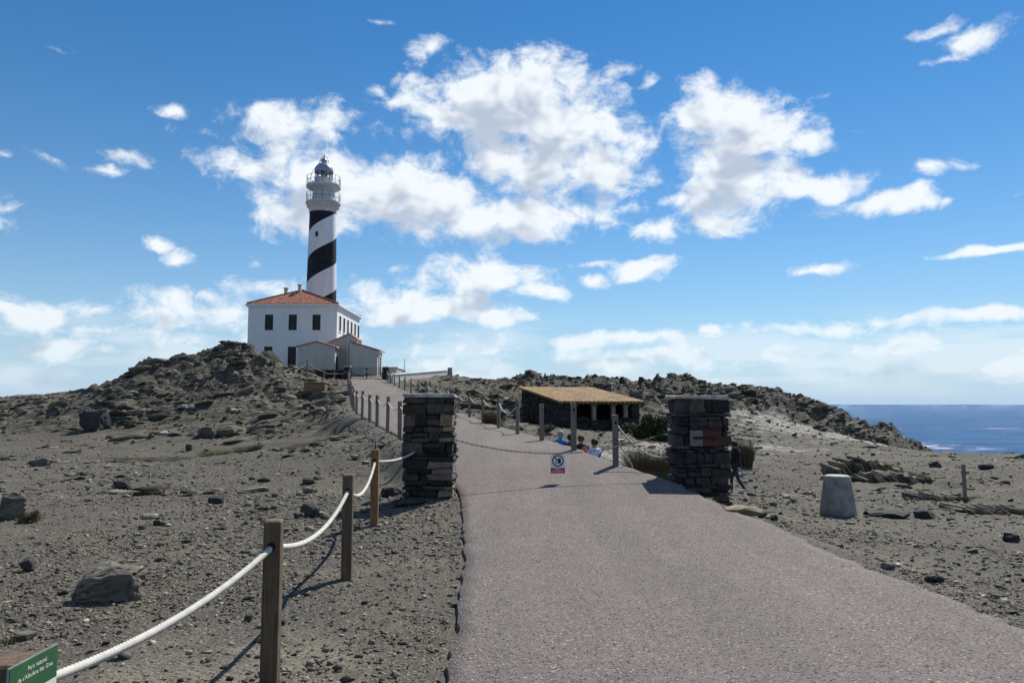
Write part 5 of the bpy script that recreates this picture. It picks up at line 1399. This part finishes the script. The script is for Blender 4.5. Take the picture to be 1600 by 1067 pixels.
# ================================================================== rope fences
def post(x, y, w, h, mat, label, group=None, yaw=0.0, hole_z=None, lean=(0, 0), zg=None, sink=.12):
    z = Hz(x, y) if zg is None else zg
    r = empty("fence_post", (x, y, z), yaw); tag(r, label, "post", group)
    r.rotation_euler = (lean[0], lean[1], yaw)
    rd = random.Random(int(x*977+y*131))
    MB().cbox(-w/2, w/2, -w/2, w/2, -sink, h, .008, None, .003, rd).build("shaft", MATS[mat], r)
    hz = hole_z if hole_z else h-.15
    for s in (-1, 1):
        MB().add([(.024*math.cos(t), s*(w/2+.0015), hz+.03*math.sin(t)) for t in np.linspace(0, 2*math.pi, 13)[:-1]], [tuple(range(12)) if s < 0 else tuple(range(12))[::-1]]).build("rope_hole", MATS['hole'], r)
    return r
def catenary(A, B, sag, n):
    A, B = Vector(A), Vector(B)
    return [A.lerp(B, i/n) - Vector((0, 0, sag*4*(i/n)*(1-i/n))) for i in range(n+1)]
def rope(A, B, sag, rad_, label, group=None, twisted=False):
    L = (Vector(B)-Vector(A)).length
    if twisted:
        n = int(L*1.1/.0045); m = MB().tube(catenary(A, B, sag, n), rad_, 18, lobes=6, twist=52.0)
    else: m = MB().tube(catenary(A, B, sag, max(12, int(L*8))), rad_, 7)
    o = m.build("rope", MATS['rope'], smooth=True); return tag(o, label, "rope", group)
# near fence beside the left verge: three tall posts and the notice post
near = []
for (px, pt, pb, mat, lab, w) in ((421.5, 812, 1069, 'wood', "nearest thick brown post of the rope fence", .098), (541.5, 741, 906, 'wood', "brown post between the nearest post and the orange one", .094), (584.5, 702, 822, 'woodo', "orange brown post before the left gate pillar", .098)):
    x, y, z = ray_ground(px, pb); h = P(px, pt, y).z - z
    near.append((x, y, z, h)); post(x, y, w, h, mat, lab, yaw=.04, lean=(0, 0.0))
def hole(i, f=.15): x, y, z, h = near[i]; return Vector((x, y, z+h-f))
SX, SY = -1.644, 2.53
sz = Hz(SX, SY)
NTOP = P(40, 1018, 2.6).z
post(SX, SY, .14, NTOP-sz, 'wood', "brown post carrying the green park notice", hole_z=NTOP-sz-.2)
rA = Vector((SX, SY, P(60, 1075, 2.55).z))
rope(rA, hole(0), .085, .0165, "white twisted rope from the notice post to the nearest tall post", twisted=True)
rope(hole(0), hole(1), .16, .0165, "white twisted rope from the nearest tall post to the next post", twisted=True)
rope(hole(1), hole(2), .20, .0165, "white twisted rope reaching the orange brown post", twisted=True)
# left fence along the climbing path
ORD = ["first", "second", "third", "fourth", "fifth", "sixth", "seventh", "eighth", "ninth", "tenth", "eleventh", "twelfth", "thirteenth", "fourteenth", "fifteenth", "sixteenth", "seventeenth", "eighteenth", "nineteenth", "twentieth", "twenty-first"]
LF = []
ys = [13.6, 16.4, 19.2, 21.8, 24.3, 26.8, 29.3, 31.9, 34.5, 37.2, 40, 43, 46, 49.2, 52.5, 55.8, 59.2, 62.6, 66, 69.5]
for k, y in enumerate(ys):
    l, _, z = path_at(y); x = float(l)-.10; 
    zg = min(Hz(x, y), float(z))
    jit = .04*math.sin(k*2.3)
    post(x, y, .10, 1.02+jit+(float(z)-zg), 'woodg', f"weathered fence post on the path's outer edge, {ORD[k]} uphill from the tan-cornered gate pillar", "outer edge fence posts", yaw=.3*math.sin(k), zg=zg, lean=(.01*math.sin(k*1.7), .012*math.cos(k*2.1)))
    LF.append(Vector((x, y, float(z)+1.02+jit-.14)))
rope(hole(2), LF[0], .20, .016, "white rope from the orange brown post towards the fence behind the gate pillar")
for k, (a, b) in enumerate(zip(LF[:-1], LF[1:])):
    rope(a, b, .15, .016, f"white rope span on the path's outer edge, {ORD[k]} uphill from the tan-cornered gate pillar", "outer edge fence ropes")
# right fence
RF = []
for k, (px, pb, pt, Y) in enumerate([(962, 722, 648, 14.2), (896.5, 701, 629, 16.2), (846.5, 688.5, 631, 18.6), (808.5, 679, 624, 21), (779, 670, 622, 23.6), (754.5, 660.5, 617.5, 26.4), (733.5, 652.5, 614.5, 29.6), (716, 646, 612.5, 33)]):
    p = P(px, pb, Y); z = Hz(p.x, p.y); t = P(px, pt, Y)
    lab = {0: "grey post whose white rope runs to the ragged gate pillar", 1: "bare grey post standing beside the seated people", 2: "light brown bare post before the shed's side wall"}.get(k, f"weathered fence post on the path's shed side, {ORD[k]} uphill from the ragged gate pillar")
    post(p.x, p.y, .105 if k < 3 else .10, t.z-z, 'woodg', lab, None if k < 3 else "shed side fence posts", zg=z, yaw=.15*math.sin(k*1.3), lean=(0, .015*math.sin(k*3.1)))
    RF.append(Vector((p.x, p.y, t.z-.14)))
yy = [36.5, 40, 43.5, 47, 50.5, 54, 57.5, 61, 64.5, 68]
for k, y in enumerate(yy):
    _, r_, z = path_at(y); x = float(r_)+.12; zg = min(Hz(x, y), float(z))
    post(x, y, .10, 1.0+(float(z)-zg), 'woodg', f"weathered fence post on the path's shed side, {ORD[k+8]} uphill from the ragged gate pillar", "shed side fence posts", zg=zg, yaw=.2*math.sin(k), lean=(.012*math.sin(k*1.9), .012*math.cos(k)))
    RF.append(Vector((x, y, float(z)+.87)))
rope(RF[0], Vector((RPX0+.03, rpY+.55, P(1043, 712, rpY+.55).z)), .24, .017, "white rope hanging from the grey post to the ragged gate pillar", twisted=False)
loose = RF[0]
gz_ = Hz(loose.x+.55, loose.y+.2)
tag(MB().tube([loose-Vector((0, 0, .2)), loose+Vector((.12, .02, -.5)), loose+Vector((.3, .05, -.78)), Vector((loose.x+.5, loose.y+.1, gz_+.05)), Vector((loose.x+.8, loose.y-.1, Hz(loose.x+.8, loose.y-.1)+.02))], .012, 6).build("rope", MATS['rope'], smooth=True), "loose frayed rope end trailing down from the grey post to the ground", "rope")
for i in range(3, len(RF)-1):
    rope(RF[i], RF[i+1], .30 if i == 3 else .20, .016, f"white rope span on the path's shed side, {ORD[i-3]} uphill from the shed wall", "shed side fence ropes")
# terrace fence
TF = []
for k, (px, Y) in enumerate(((456, 66.5), (480, 68.5), (506, 70.2), (522, 71))):
    p = P(px, 596, Y); z = Hz(p.x, p.y)
    post(p.x, p.y, .12, 1.0, 'woodg', f"short post of the terrace wall fence, {ORD[3-k]} from the stone gate pier", "terrace fence posts", zg=z)
    TF.append(Vector((p.x, p.y, z+.86)))
TF.append(LF[-1])
for k, (a, b) in enumerate(zip(TF[:-1], TF[1:])): rope(a, b, .12, .02, f"rope span of the terrace wall fence, {ORD[3-k]} from the stone gate pier", "terrace fence ropes")
# wooden stake on the right flat
def stake():
    x, y, z = ray_ground(1508, 780); h = P(1508, 725, y).z-z
    r = empty("wooden_stake", (x, y, z)); tag(r, "thin grey wooden stake with a cross piece on the right flat", "stake")
    MB().cbox(-.035, .035, -.035, .035, -.15, h, .008, None, .006).build("shaft", MATS['woodg'], r)
    MB().cbox(-.10, .10, -.055, -.036, h*.72, h*.80, .005).build("cross_piece", MATS['woodg'], r)
stake()
# concrete bollard
def bollard():
    x, y, z = ray_ground(1310, 803); s = y/FPX; h = P(1310, 743, y).z-z
    r = empty("concrete_bollard", (x, y, z)); tag(r, "stout tapered concrete bollard standing on the right flat", "bollard")
    R0, R1 = 54*s/2, 38*s/2
    prof = [(R0*1.02, -.1), (R0, 0), (R0*.985, .05)] + [(R0+(R1-R0)*t, h*t) for t in (.25, .5, .75, .97)] + [(R1*.985, h-.006), (R1*.94, h)]
    autosmooth(MB().lathe(prof, 28).build("body", MATS['concrete'], r), 50)
    autosmooth(MB().lathe([(R1*.90, h-.01), (R1*.90, h+.006), (R1*.86, h+.01)], 28).build("cap", MATS['mortar'], r), 30)
bollard()

# ================================================================== park notice
def notice():
    A = P(10, 1044, 2.38); B = P(93.5, 1005, 2.63); X = -1.566
    r = empty("park_notice", (X, (A.y+B.y)/2, 0.36)); tag(r, "green and white nature park notice with red mark fixed to its post", "sign")
    zt = (A.z+B.z)/2-.36
    hw = (B.y-A.y)/2
    grn = simple("notice_green", (.028, .105, .042), .45, .12, 6, spec=.4); wh = simple("notice_cream", (.66, .67, .58), .5, .06, 5); rd = simple("notice_crimson", (.52, .015, .05), .5, .08)
    MB().box(-.006, 0, -hw, hw, 0, zt).build("backing", MATS['metal'], r)
    gz = zt*.745
    MB().box(.0005, .002, -hw+.004, hw-.002, gz, zt-.003).build("green_band", grn, r)
    MB().box(.0005, .002, -hw+.004, hw-.002, .003, gz-.0005).build("white_panel", wh, r)
    def text(body, size, y, z, mat):
        cu = bpy.data.curves.new("lettering", 'FONT'); cu.body = body; cu.size = size; cu.align_x = 'CENTER'; cu.extrude = .0004
        ob = bpy.data.objects.new("tmp", cu); COL.objects.link(ob)
        dg = bpy.context.evaluated_depsgraph_get(); me = bpy.data.meshes.new_from_object(ob.evaluated_get(dg)); bpy.data.objects.remove(ob)
        o = link_mesh("lettering", me, mat, r); o.location = (.003, y, z); o.rotation_euler = (math.pi/2, 0, math.pi/2)
        return o
    text("Parc natural", .0205, .012, zt-.036, wh); text("de s'Albufera des Grau", .0195, .006, zt-.060, wh)
    m = MB(); y0 = -.045
    m.prism([(0, 0), (.0, 0.001), (.001, 0.001)], 0, .001) if False else None
    tri = [(.0035, hw*.30, gz-.005), (.0035, -.01, gz-.15), (.0035, hw*.75, gz-.15)]
    pts = [(.0035, hw*.05, gz-.062), (.0035, hw*.60, gz-.030), (.0035, hw*.60, gz-.16), (.0035, hw*.05, gz-.16)]
    MB().add(pts, [(0, 3, 2, 1)]).build("red_mark", rd, r)
    for (y, z) in ((0.0, gz+.006),):
        MB().add([(.006, y+.006*math.cos(t), z+.006*math.sin(t)) for t in np.linspace(0, 2*math.pi, 11)[:-1]], [tuple(range(10))]).build("screw", MATS['iron'], r)
notice()

# ================================================================== plants
def leafmat(name, a, b_):
    m, n, b = new_mat(name); q = NB(n); t = q.attr('tone')
    n.links.new(q.mix(t, a, b_), b.inputs['Base Color']); b.inputs['Roughness'].default_value = .6
    b.inputs['Subsurface Weight'].default_value = 0.0
    return m
LM = dict(green=leafmat("shrub_leaf", (.020, .034, .012), (.075, .085, .030)), reed=leafmat("dry_reed", (.055, .045, .025), (.17, .135, .075)), grass=leafmat("pond_grass", (.030, .050, .012), (.10, .12, .035)), dry=leafmat("dry_herb", (.06, .06, .025), (.15, .13, .06)))
def tuft(name, label, x, y, w, h, kind, nblade, mat, group=None, seed=1, dep=None, cat="shrub"):
    z = Hz(x, y); r = empty(name, (x, y, z)); tag(r, label, cat, group)
    rd = np.random.default_rng(seed); dep = dep or w
    V = []; F = []; T = []
    if kind == 'reed':
        n = nblade; a = rd.uniform(0, 2*np.pi, n); q = np.sqrt(rd.uniform(0, 1, n))
        bx = w*.30*q*np.cos(a); by = dep*.30*q*np.sin(a); out = rd.uniform(.1, 1.0, n); hh = h*rd.uniform(.55, 1.08, n)
        tx = bx + out*w*.32*np.cos(a+rd.normal(0, .5, n)); ty = by + out*dep*.32*np.sin(a)
        bz = H(x+bx, y+by)-z-.03; wd = .0045+.004*rd.uniform(0, 1, n); pa = rd.uniform(0, np.pi, n)
        for s in range(4):
            t = s/3; cx = bx+(tx-bx)*t**1.6; cy = by+(ty-by)*t**1.6; cz = bz+hh*(t-.08*t*t); ww = wd*(1-t*.85)
            V.append(np.stack([cx-ww*np.cos(pa), cy-ww*np.sin(pa), cz], -1)); V.append(np.stack([cx+ww*np.cos(pa), cy+ww*np.sin(pa), cz], -1))
        VV = np.stack(V, 1).reshape(-1, 3); b0 = np.arange(n)*8
        FF = np.concatenate([np.stack([b0+2*s, b0+2*s+1, b0+2*s+3, b0+2*s+2], -1) for s in range(3)])
        TT = np.repeat(rd.uniform(0, 1, n), 8)
    else:
        n = nblade; k = 14; c = rd.normal(0, 1, (k, 3)); c /= np.linalg.norm(c, axis=1)[:,None]; c[:,2] = np.abs(c[:,2])*.9
        cs = c*np.array([w*.33, dep*.33, h*.62])*rd.uniform(.5, 1, (k, 1)); ri = rd.uniform(.20, .36, k)
        ci = rd.integers(0, k, n); d3 = rd.normal(0, 1, (n, 3)); d3 /= np.linalg.norm(d3, axis=1)[:,None]
        p = cs[ci] + d3*(ri[ci]*rd.uniform(.3, 1, n)**.6)[:,None]*np.array([w*.5, dep*.5, h*.6]); p[:,2] = np.abs(p[:,2])+.02
        s = h*rd.uniform(.022, .05, n); u = rd.normal(0, 1, (n, 3)); u /= np.linalg.norm(u, axis=1)[:,None]; v = np.cross(u, rd.normal(0, 1, (n, 3))); v /= np.linalg.norm(v, axis=1)[:,None]
        VV = np.stack([p-u*s[:,None]*1.4, p+v*s[:,None]*.45, p+u*s[:,None]*1.4, p-v*s[:,None]*.45], 1).reshape(-1, 3)
        b0 = np.arange(n)*4; FF = np.stack([b0, b0+1, b0+2, b0+3], -1); TT = np.repeat(rd.uniform(0, 1, n), 4)
    o = np_mesh("foliage", VV, FF, LM[mat], dict(tone=TT)); o.parent = r
    st = MB(); q = random.Random(seed)
    for k in range(9):
        a = q.uniform(0, 6.3); rr_ = q.uniform(.2, .7)
        st.tube([(.05*math.cos(a)*w, .05*math.sin(a)*dep, -.05), (w*.2*rr_*math.cos(a), dep*.2*rr_*math.sin(a), h*.35), (w*.4*rr_*math.cos(a), dep*.4*rr_*math.sin(a), h*.7)], [.02*h, .012*h, .005*h], 5)
    st.build("stem", MATS['wood'], r)
def plant(px, py, Y, wpx, hpx, *a, **k):
    x = P(px, py, Y).x; s = Y/FPX; tuft(a[0], a[1], x, Y, wpx*s, hpx*s, *a[2:], **k)
plant(1018, 685, 31, 76, 60, "shrub", "dense dark green shrub between the shed and the ragged pillar", 'leaf', 9000, 'green', seed=3)
plant(985, 672, 36, 60, 30, "shrub", "lower green shrub before the shed's open front", 'leaf', 5000, 'green', seed=4)
plant(1018, 735, 17.5, 95, 62, "reed_clump", "tall brown reedy clump beside the ragged gate pillar", 'reed', 2600, 'reed', seed=5)
plant(1030, 748, 15.2, 60, 40, "reed_clump", "green reedy tuft at the ragged pillar's foot", 'reed', 1200, 'grass', seed=6)
plant(1163, 735, 25, 40, 46, "reed_clump", "brown reedy clump standing behind the walking person", 'reed', 1200, 'reed', seed=7)
plant(345, 722, 28.3, 84, 18, "grass_tuft", "bright green grass tuft growing by the pond", 'reed', 1800, 'grass', seed=8, cat="grass", dep=1.2)
plant(388, 714, 29.5, 60, 16, "grass_tuft", "yellowish grass at the pond's bank end", 'reed', 1000, 'dry', seed=9, cat="grass", dep=1.0)
plant(452, 688, 29, 60, 24, "shrub", "low green shrub at the foot of the path bank", 'leaf', 3000, 'green', seed=10)
plant(47, 818, 10.2, 44, 30, "shrub", "dry olive herb bush beside the bedded slate outcrop", 'leaf', 2600, 'dry', seed=11)
plant(14, 1000, 5.1, 36, 14, "grass_tuft", "sparse dry herb sprig near the smooth grey stone", 'reed', 160, 'dry', seed=12, cat="grass")
plant(770, 668, 26, 44, 26, "shrub", "dry brown scrub behind the shed side fence", 'reed', 900, 'reed', seed=13)
plant(855, 690, 30, 40, 22, "shrub", "dark scrub at the foot of the shed's side wall", 'leaf', 2000, 'green', seed=14)
# pond
def pond():
    m, n, b = new_mat("pond_water"); q = NB(n)
    b.inputs['Base Color'].default_value = (.045, .038, .02, 1); b.inputs['Roughness'].default_value = .12
    n.links.new(q.bump(q.noise(q.pos(), 5, 3, .6), .12, .02), b.inputs['Normal'])
    pts = []
    for k in range(72):
        t = 2*math.pi*k/72; q_ = float(pond_r(np.float64(t)))*1.03
        pts.append((PC.x+3.3*q_*math.cos(t), PC.y+1.15*q_*math.sin(t), PZ))
    mb = MB().add(pts, [tuple(range(72))])
    tag(mb.build("pond", m), "shallow brown puddle on the flat below the slate hill", "pond", kind="structure")
pond()

# ================================================================== people
SKIN = simple("skin", (.42, .26, .19), .6, .08); 
def cloth(name, col): return simple(name, col, .9, .15, 14, .4, 60, .006)
def person(label, loc, yaw, joints, edges, parts, mats, extra, group=None):
    """joints: name -> (x, y, z, r); parts: list of (a, b, material index) bones used to colour the body"""
    r = empty("person", loc, yaw); tag(r, label, "person", group)
    names = list(joints); me = bpy.data.meshes.new("tmpbody")
    me.from_pydata([joints[n][:3] for n in names], [(names.index(a), names.index(b)) for a, b in edges], []); me.update()
    ob = bpy.data.objects.new("tmpbody", me); COL.objects.link(ob)
    sk = ob.modifiers.new("skin", 'SKIN'); sk.use_smooth_shade = True; sk.branch_smoothing = .4
    for i, n in enumerate(names):
        v = me.skin_vertices[0].data[i]; rr2 = joints[n][3]
        v.radius = (rr2, rr2) if not isinstance(rr2, tuple) else rr2
        v.use_root = (n == 'pelvis')
    sb = ob.modifiers.new("sub", 'SUBSURF'); sb.levels = 2; sb.render_levels = 2
    dg = bpy.context.evaluated_depsgraph_get(); body = bpy.data.meshes.new_from_object(ob.evaluated_get(dg)); bpy.data.objects.remove(ob)
    body.materials.clear()
    for m in mats: body.materials.append(m)
    segs = [(Vector(joints[a][:3]), Vector(joints[b][:3]), mi) for a, b, mi in parts]
    for p in body.polygons:
        c = p.center; best = 1e9
        for a, b, mi in segs:
            d_ = b-a; t = max(0, min(1, (c-a).dot(d_)/max(d_.length_squared, 1e-9))); q = (a+d_*t-c).length
            if q < best: best = q; p.material_index = mi
        p.use_smooth = True
    o = bpy.data.objects.new("body", body); COL.objects.link(o); o.parent = r
    extra(r, joints)
    return r
def blob(name, c, rx, ry, rz, mat, parent, cut=None, seed=1, amp=.1):
    bm = bmesh.new(); bmesh.ops.create_icosphere(bm, subdivisions=3, radius=1)
    for v in bm.verts:
        n_ = mnoise.noise(v.co*2.5+Vector((seed, 0, 0)))*amp
        v.co = Vector((v.co.x*rx, v.co.y*ry, v.co.z*rz))*(1+n_)
    if cut: bmesh.ops.delete(bm, geom=[v for v in bm.verts if cut(v.co)], context='VERTS')
    me = bpy.data.meshes.new(name); bm.to_mesh(me); bm.free()
    return link_mesh(name, me, mat, parent, c, True)
def face(r, hd, f=(0, -1), s=1.0):
    """nose, eyes, mouth and ears on a head centred at hd facing -y"""
    x, y, z = hd
    e = MB()
    for sx in (-1, 1):
        blob("eye", (x+sx*.032*s, y-.082*s, z+.005*s), .012*s, .008*s, .008*s, MATS['hole'], r, amp=0)
        blob("ear", (x+sx*.078*s, y+.005*s, z-.01*s), .012*s, .022*s, .032*s, SKIN, r, amp=0)
    blob("nose", (x, y-.095*s, z-.022*s), .014*s, .020*s, .024*s, SKIN, r, amp=0)
    blob("mouth", (x, y-.084*s, z-.060*s), .026*s, .008*s, .007*s, simple("lip", (.32, .13, .11), .6, .05), r, amp=0)
def fingers(J, E, PT, wrist, d, side, tagn, mi):
    """a curled hand: palm and five fingers from the wrist, d = pointing direction"""
    w = Vector(J[wrist][:3]); d = Vector(d).normalized(); s = Vector(side).normalized(); n_ = d.cross(s)
    pc = w+d*.07; J['palm'+tagn] = (*pc, .026); E.append((wrist, 'palm'+tagn)); PT.append((wrist, 'palm'+tagn, mi))
    for k, (o, L) in enumerate(((-.030, .062), (-.010, .072), (.010, .068), (.029, .055))):
        a = pc+d*.035+s*o; b = a+d*L*.55+n_*.012; c = b+d*L*.3+n_*.03
        for q, (nm, p, r_) in enumerate((('k', a, .0095), ('m', b, .0085), ('t', c, .0075))): J[f'{nm}{k}{tagn}'] = (*p, r_)
        E += [('palm'+tagn, f'k{k}{tagn}'), (f'k{k}{tagn}', f'm{k}{tagn}'), (f'm{k}{tagn}', f't{k}{tagn}')]; PT += [(f'k{k}{tagn}', f't{k}{tagn}', mi)]
    a = w+d*.03-s*.034; b = a+d*.035-s*.018+n_*.012
    J['th'+tagn] = (*a, .011); J['tt'+tagn] = (*b, .009); E += [('palm'+tagn, 'th'+tagn), ('th'+tagn, 'tt'+tagn)]; PT.append(('th'+tagn, 'tt'+tagn, mi))
def walker():
    x, y = P(1151, 778, 20.5).x, 20.5; z = Hz(x, y)
    s = (P(1150, 694, 20.5).z - P(1150, 779, 20.5).z)/1.68
    # faces -y in its own frame; turned to walk away to the left
    J = dict(pelvis=(0, 0, .93, .115), waist=(0, .0, 1.06, .115), chest=(0, -.02, 1.24, .14), neck0=(0, -.03, 1.38, .085), neck=(0, -.04, 1.45, .052), head=(0, -.055, 1.54, .082), crown=(0, -.05, 1.63, .07),
      shl=(.17, -.02, 1.36, .066), ell=(.23, .02, 1.10, .05), wrl=(.20, -.10, .90, .032), shr=(-.17, -.02, 1.36, .066), elr=(-.23, -.10, 1.12, .05), wrr=(-.17, -.28, 1.03, .032),
      hipl=(.09, 0, .88, .092), knl=(.10, .13, .50, .060), anl=(.10, .42, .13, .040), hel=(.10, .45, .075, .036), tol=(.10, .335, .035, .034),
      hipr=(-.09, 0, .88, .092), knr=(-.09, -.22, .50, .060), anr=(-.09, -.22, .09, .040), her=(-.09, -.20, .04, .034), tor=(-.09, -.36, .035, .032))
    E = [('pelvis', 'waist'), ('waist', 'chest'), ('chest', 'neck0'), ('neck0', 'neck'), ('neck', 'head'), ('head', 'crown'), ('chest', 'shl'), ('shl', 'ell'), ('ell', 'wrl'), ('chest', 'shr'), ('shr', 'elr'), ('elr', 'wrr'),
         ('pelvis', 'hipl'), ('hipl', 'knl'), ('knl', 'anl'), ('anl', 'hel'), ('hel', 'tol'), ('pelvis', 'hipr'), ('hipr', 'knr'), ('knr', 'anr'), ('anr', 'her'), ('her', 'tor')]
    PT = [('pelvis', 'waist', 1), ('waist', 'neck0', 1), ('neck', 'crown', 0), ('shl', 'ell', 1), ('ell', 'wrl', 1), ('shr', 'elr', 1), ('elr', 'wrr', 1), ('shl', 'shr', 1),
          ('hipl', 'knl', 2), ('knl', 'anl', 2), ('hipr', 'knr', 2), ('knr', 'anr', 2), ('hel', 'tol', 3), ('her', 'tor', 3)]
    fingers(J, E, PT, 'wrl', (0, -.25, -1), (0, 1, 0), 'l', 0); fingers(J, E, PT, 'wrr', (.1, -.9, .2), (0, .2, 1), 'r', 0)
    jk = cloth("black_jacket", (.012, .012, .014)); jn = cloth("blue_jeans", (.035, .048, .075)); bt = simple("black_boot", (.012, .012, .012), .6, .1)
    hair = simple("dark_hair", (.018, .012, .009), .7, .2, 30)
    def extra(r, J):
        face(r, (0, -.055, 1.54))
        blob("hair", (0, -.03, 1.565), .098, .105, .105, hair, r, lambda c: c.y < -.05 and c.z < .03, 2, .12)
        b = blob("shoulder_bag", (.27, .10, .90), .055, .13, .12, simple("black_bag", (.014, .013, .013), .6, .1), r, seed=4, amp=.08)
        MB().tube([(.25, .10, 1.0), (.14, .13, 1.22), (0.0, .10, 1.38), (-.12, -.02, 1.44)], .012, 6).build("bag_strap", MATS['hole'], r)
        # the jacket stands off the body and ends at the hip over a pale hem
        prof = [(.150, .84), (.165, .90), (.150, 1.04), (.160, 1.20), (.168, 1.30), (.135, 1.39), (.075, 1.44)]
        m = MB().lathe(prof, 28); m.v = [(vx*1.12, vy*.86+.0, vz) for vx, vy, vz in m.v]; m.f = m.f[:-2]
        m.build("jacket", jk, r, smooth=True)
        m = MB().lathe([(.146, .825), (.156, .842)], 28); m.v = [(vx*1.12, vy*.86, vz) for vx, vy, vz in m.v]; m.f = m.f[:-2]
        m.build("shirt_hem", cloth("pale_shirt", (.55, .55, .56)), r)
        m = MB().lathe([(.09, 1.43), (.105, 1.47), (.085, 1.50)], 20); m.v = [(vx, vy-.02, vz) for vx, vy, vz in m.v]; m.f = m.f[:-2]
        m.build("hood", cloth("grey_hood", (.13, .13, .135)), r, smooth=True)
    w = person("person in black jacket and jeans walking away with a shoulder bag", (x, y, z), rad(-138), J, E, PT, [SKIN, jk, jn, bt], extra)
    w.scale = (s, s, s)
walker()
def sitter(px, top, Y, col, label, yaw, hat=None, hair=(.03, .022, .016), trousers=(.05, .05, .06), arm_mat=None, extra2=None):
    p = P(px, top, Y); g = Hz(p.x, p.y)
    hgt = .90; z = p.z-hgt
    z = min(z, g+.25)
    J = dict(pelvis=(0, 0, .12, .13), waist=(0, .01, .27, .125), chest=(0, -.01, .45, .15), neck0=(0, -.02, .59, .09), neck=(0, -.03, .66, .055), head=(0, -.05, .76, .083), crown=(0, -.045, .85, .07),
      shl=(.18, -.01, .56, .068), ell=(.24, -.10, .33, .05), wrl=(.12, -.33, .33, .032), shr=(-.18, -.01, .56, .068), elr=(-.24, -.10, .33, .05), wrr=(-.12, -.33, .33, .032),
      hipl=(.10, -.05, .11, .10), knl=(.13, -.44, .36, .064), anl=(.12, -.66, .07, .042), tol=(.12, -.80, .035, .036),
      hipr=(-.10, -.05, .11, .10), knr=(-.13, -.44, .36, .064), anr=(-.12, -.66, .07, .042), tor=(-.12, -.80, .035, .036))
    E = [('pelvis', 'waist'), ('waist', 'chest'), ('chest', 'neck0'), ('neck0', 'neck'), ('neck', 'head'), ('head', 'crown'), ('chest', 'shl'), ('shl', 'ell'), ('ell', 'wrl'), ('chest', 'shr'), ('shr', 'elr'), ('elr', 'wrr'),
         ('pelvis', 'hipl'), ('hipl', 'knl'), ('knl', 'anl'), ('anl', 'tol'), ('pelvis', 'hipr'), ('hipr', 'knr'), ('knr', 'anr'), ('anr', 'tor')]
    PT = [('pelvis', 'waist', 1), ('waist', 'neck0', 1), ('neck', 'crown', 0), ('shl', 'ell', 1), ('ell', 'wrl', 1), ('shr', 'elr', 1), ('elr', 'wrr', 1), ('shl', 'shr', 1), ('hipl', 'knl', 2), ('knl', 'anl', 2), ('hipr', 'knr', 2), ('knr', 'anr', 2), ('anl', 'tol', 3), ('anr', 'tor', 3)]
    fingers(J, E, PT, 'wrl', (-.4, -.8, -.2), (.2, 0, 1), 'l', 0); fingers(J, E, PT, 'wrr', (.4, -.8, -.2), (-.2, 0, 1), 'r', 0)
    top_m = cloth("shirt", col)
    def extra(r, J):
        face(r, (0, -.05, .76))
        hm = simple("hair", hair, .7, .2, 30)
        blob("hair", (0, -.025, .785), .097, .105, .10, hm, r, lambda c: c.y < -.05 and c.z < .03, 3, .1)
        if hat:
            hmat = cloth("hat", hat)
            h = blob("cap", (0, -.04, .82), .102, .112, .07, hmat, r, lambda c: c.z < -.01, 4, .03)
            MB().lathe([(.09, 0), (.125, -.006), (.126, .0), (.09, .008)], 20).build("brim", hmat, h, (0, -.03, .0))
        prof = [(.155, .06), (.16, .2), (.158, .35), (.172, .5), (.14, .59), (.08, .63)]
        m = MB().lathe(prof, 24); m.v = [(vx*1.15, vy*.86, vz) for vx, vy, vz in m.v]; m.f = m.f[:-2]
        m.build("shirt", top_m, r, smooth=True)
        if extra2: extra2(r)
    person(label, (p.x, p.y, z), yaw, J, E, PT, [SKIN, top_m, cloth("trousers", trousers), simple("shoe", (.03, .03, .03), .7, .1)], extra)
    # the stone they sit on
    st = MB().cbox(-.32, .32, -.18, .22, g-z-.08 if g < z else -.25, .01, .03, None, .02, random.Random(int(px)))
    so = st.build("sitting_stone", MATS['rock']); so.location = (p.x, p.y, z); so.rotation_euler = (0, 0, yaw)
    tag(so, "flat stone under the " + label.replace("person in ", "seated person in ").split(" sitting")[0], "stone")
sitter(875, 671, 21.6, (.035, .22, .52), "person in bright blue shirt sitting below the path edge", rad(140), hair=(.35, .32, .28))
sitter(891, 676.5, 21.4, (.085, .045, .11), "person in dark purple top sitting beside the blue shirt", rad(160), hair=(.02, .016, .013))
def redpack(r):
    blob("backpack", (0, .17, .38), .12, .08, .17, cloth("red_pack", (.36, .04, .04)), r, seed=6, amp=.06)
sitter(908.5, 678, 20.6, (.018, .018, .022), "person in black top with red backpack sitting behind the bare post", rad(200), hair=(.09, .05, .03), extra2=redpack)
def strap(r):
    MB().tube([(-.17, .10, .60), (0, .165, .42), (.16, .15, .22)], .016, 6).build("bag_strap", MATS['hole'], r)
sitter(930, 683.5, 19.8, (.62, .66, .82), "person in white shirt sitting on the bank with a dark strap", rad(215), hair=(.05, .03, .02), extra2=strap)
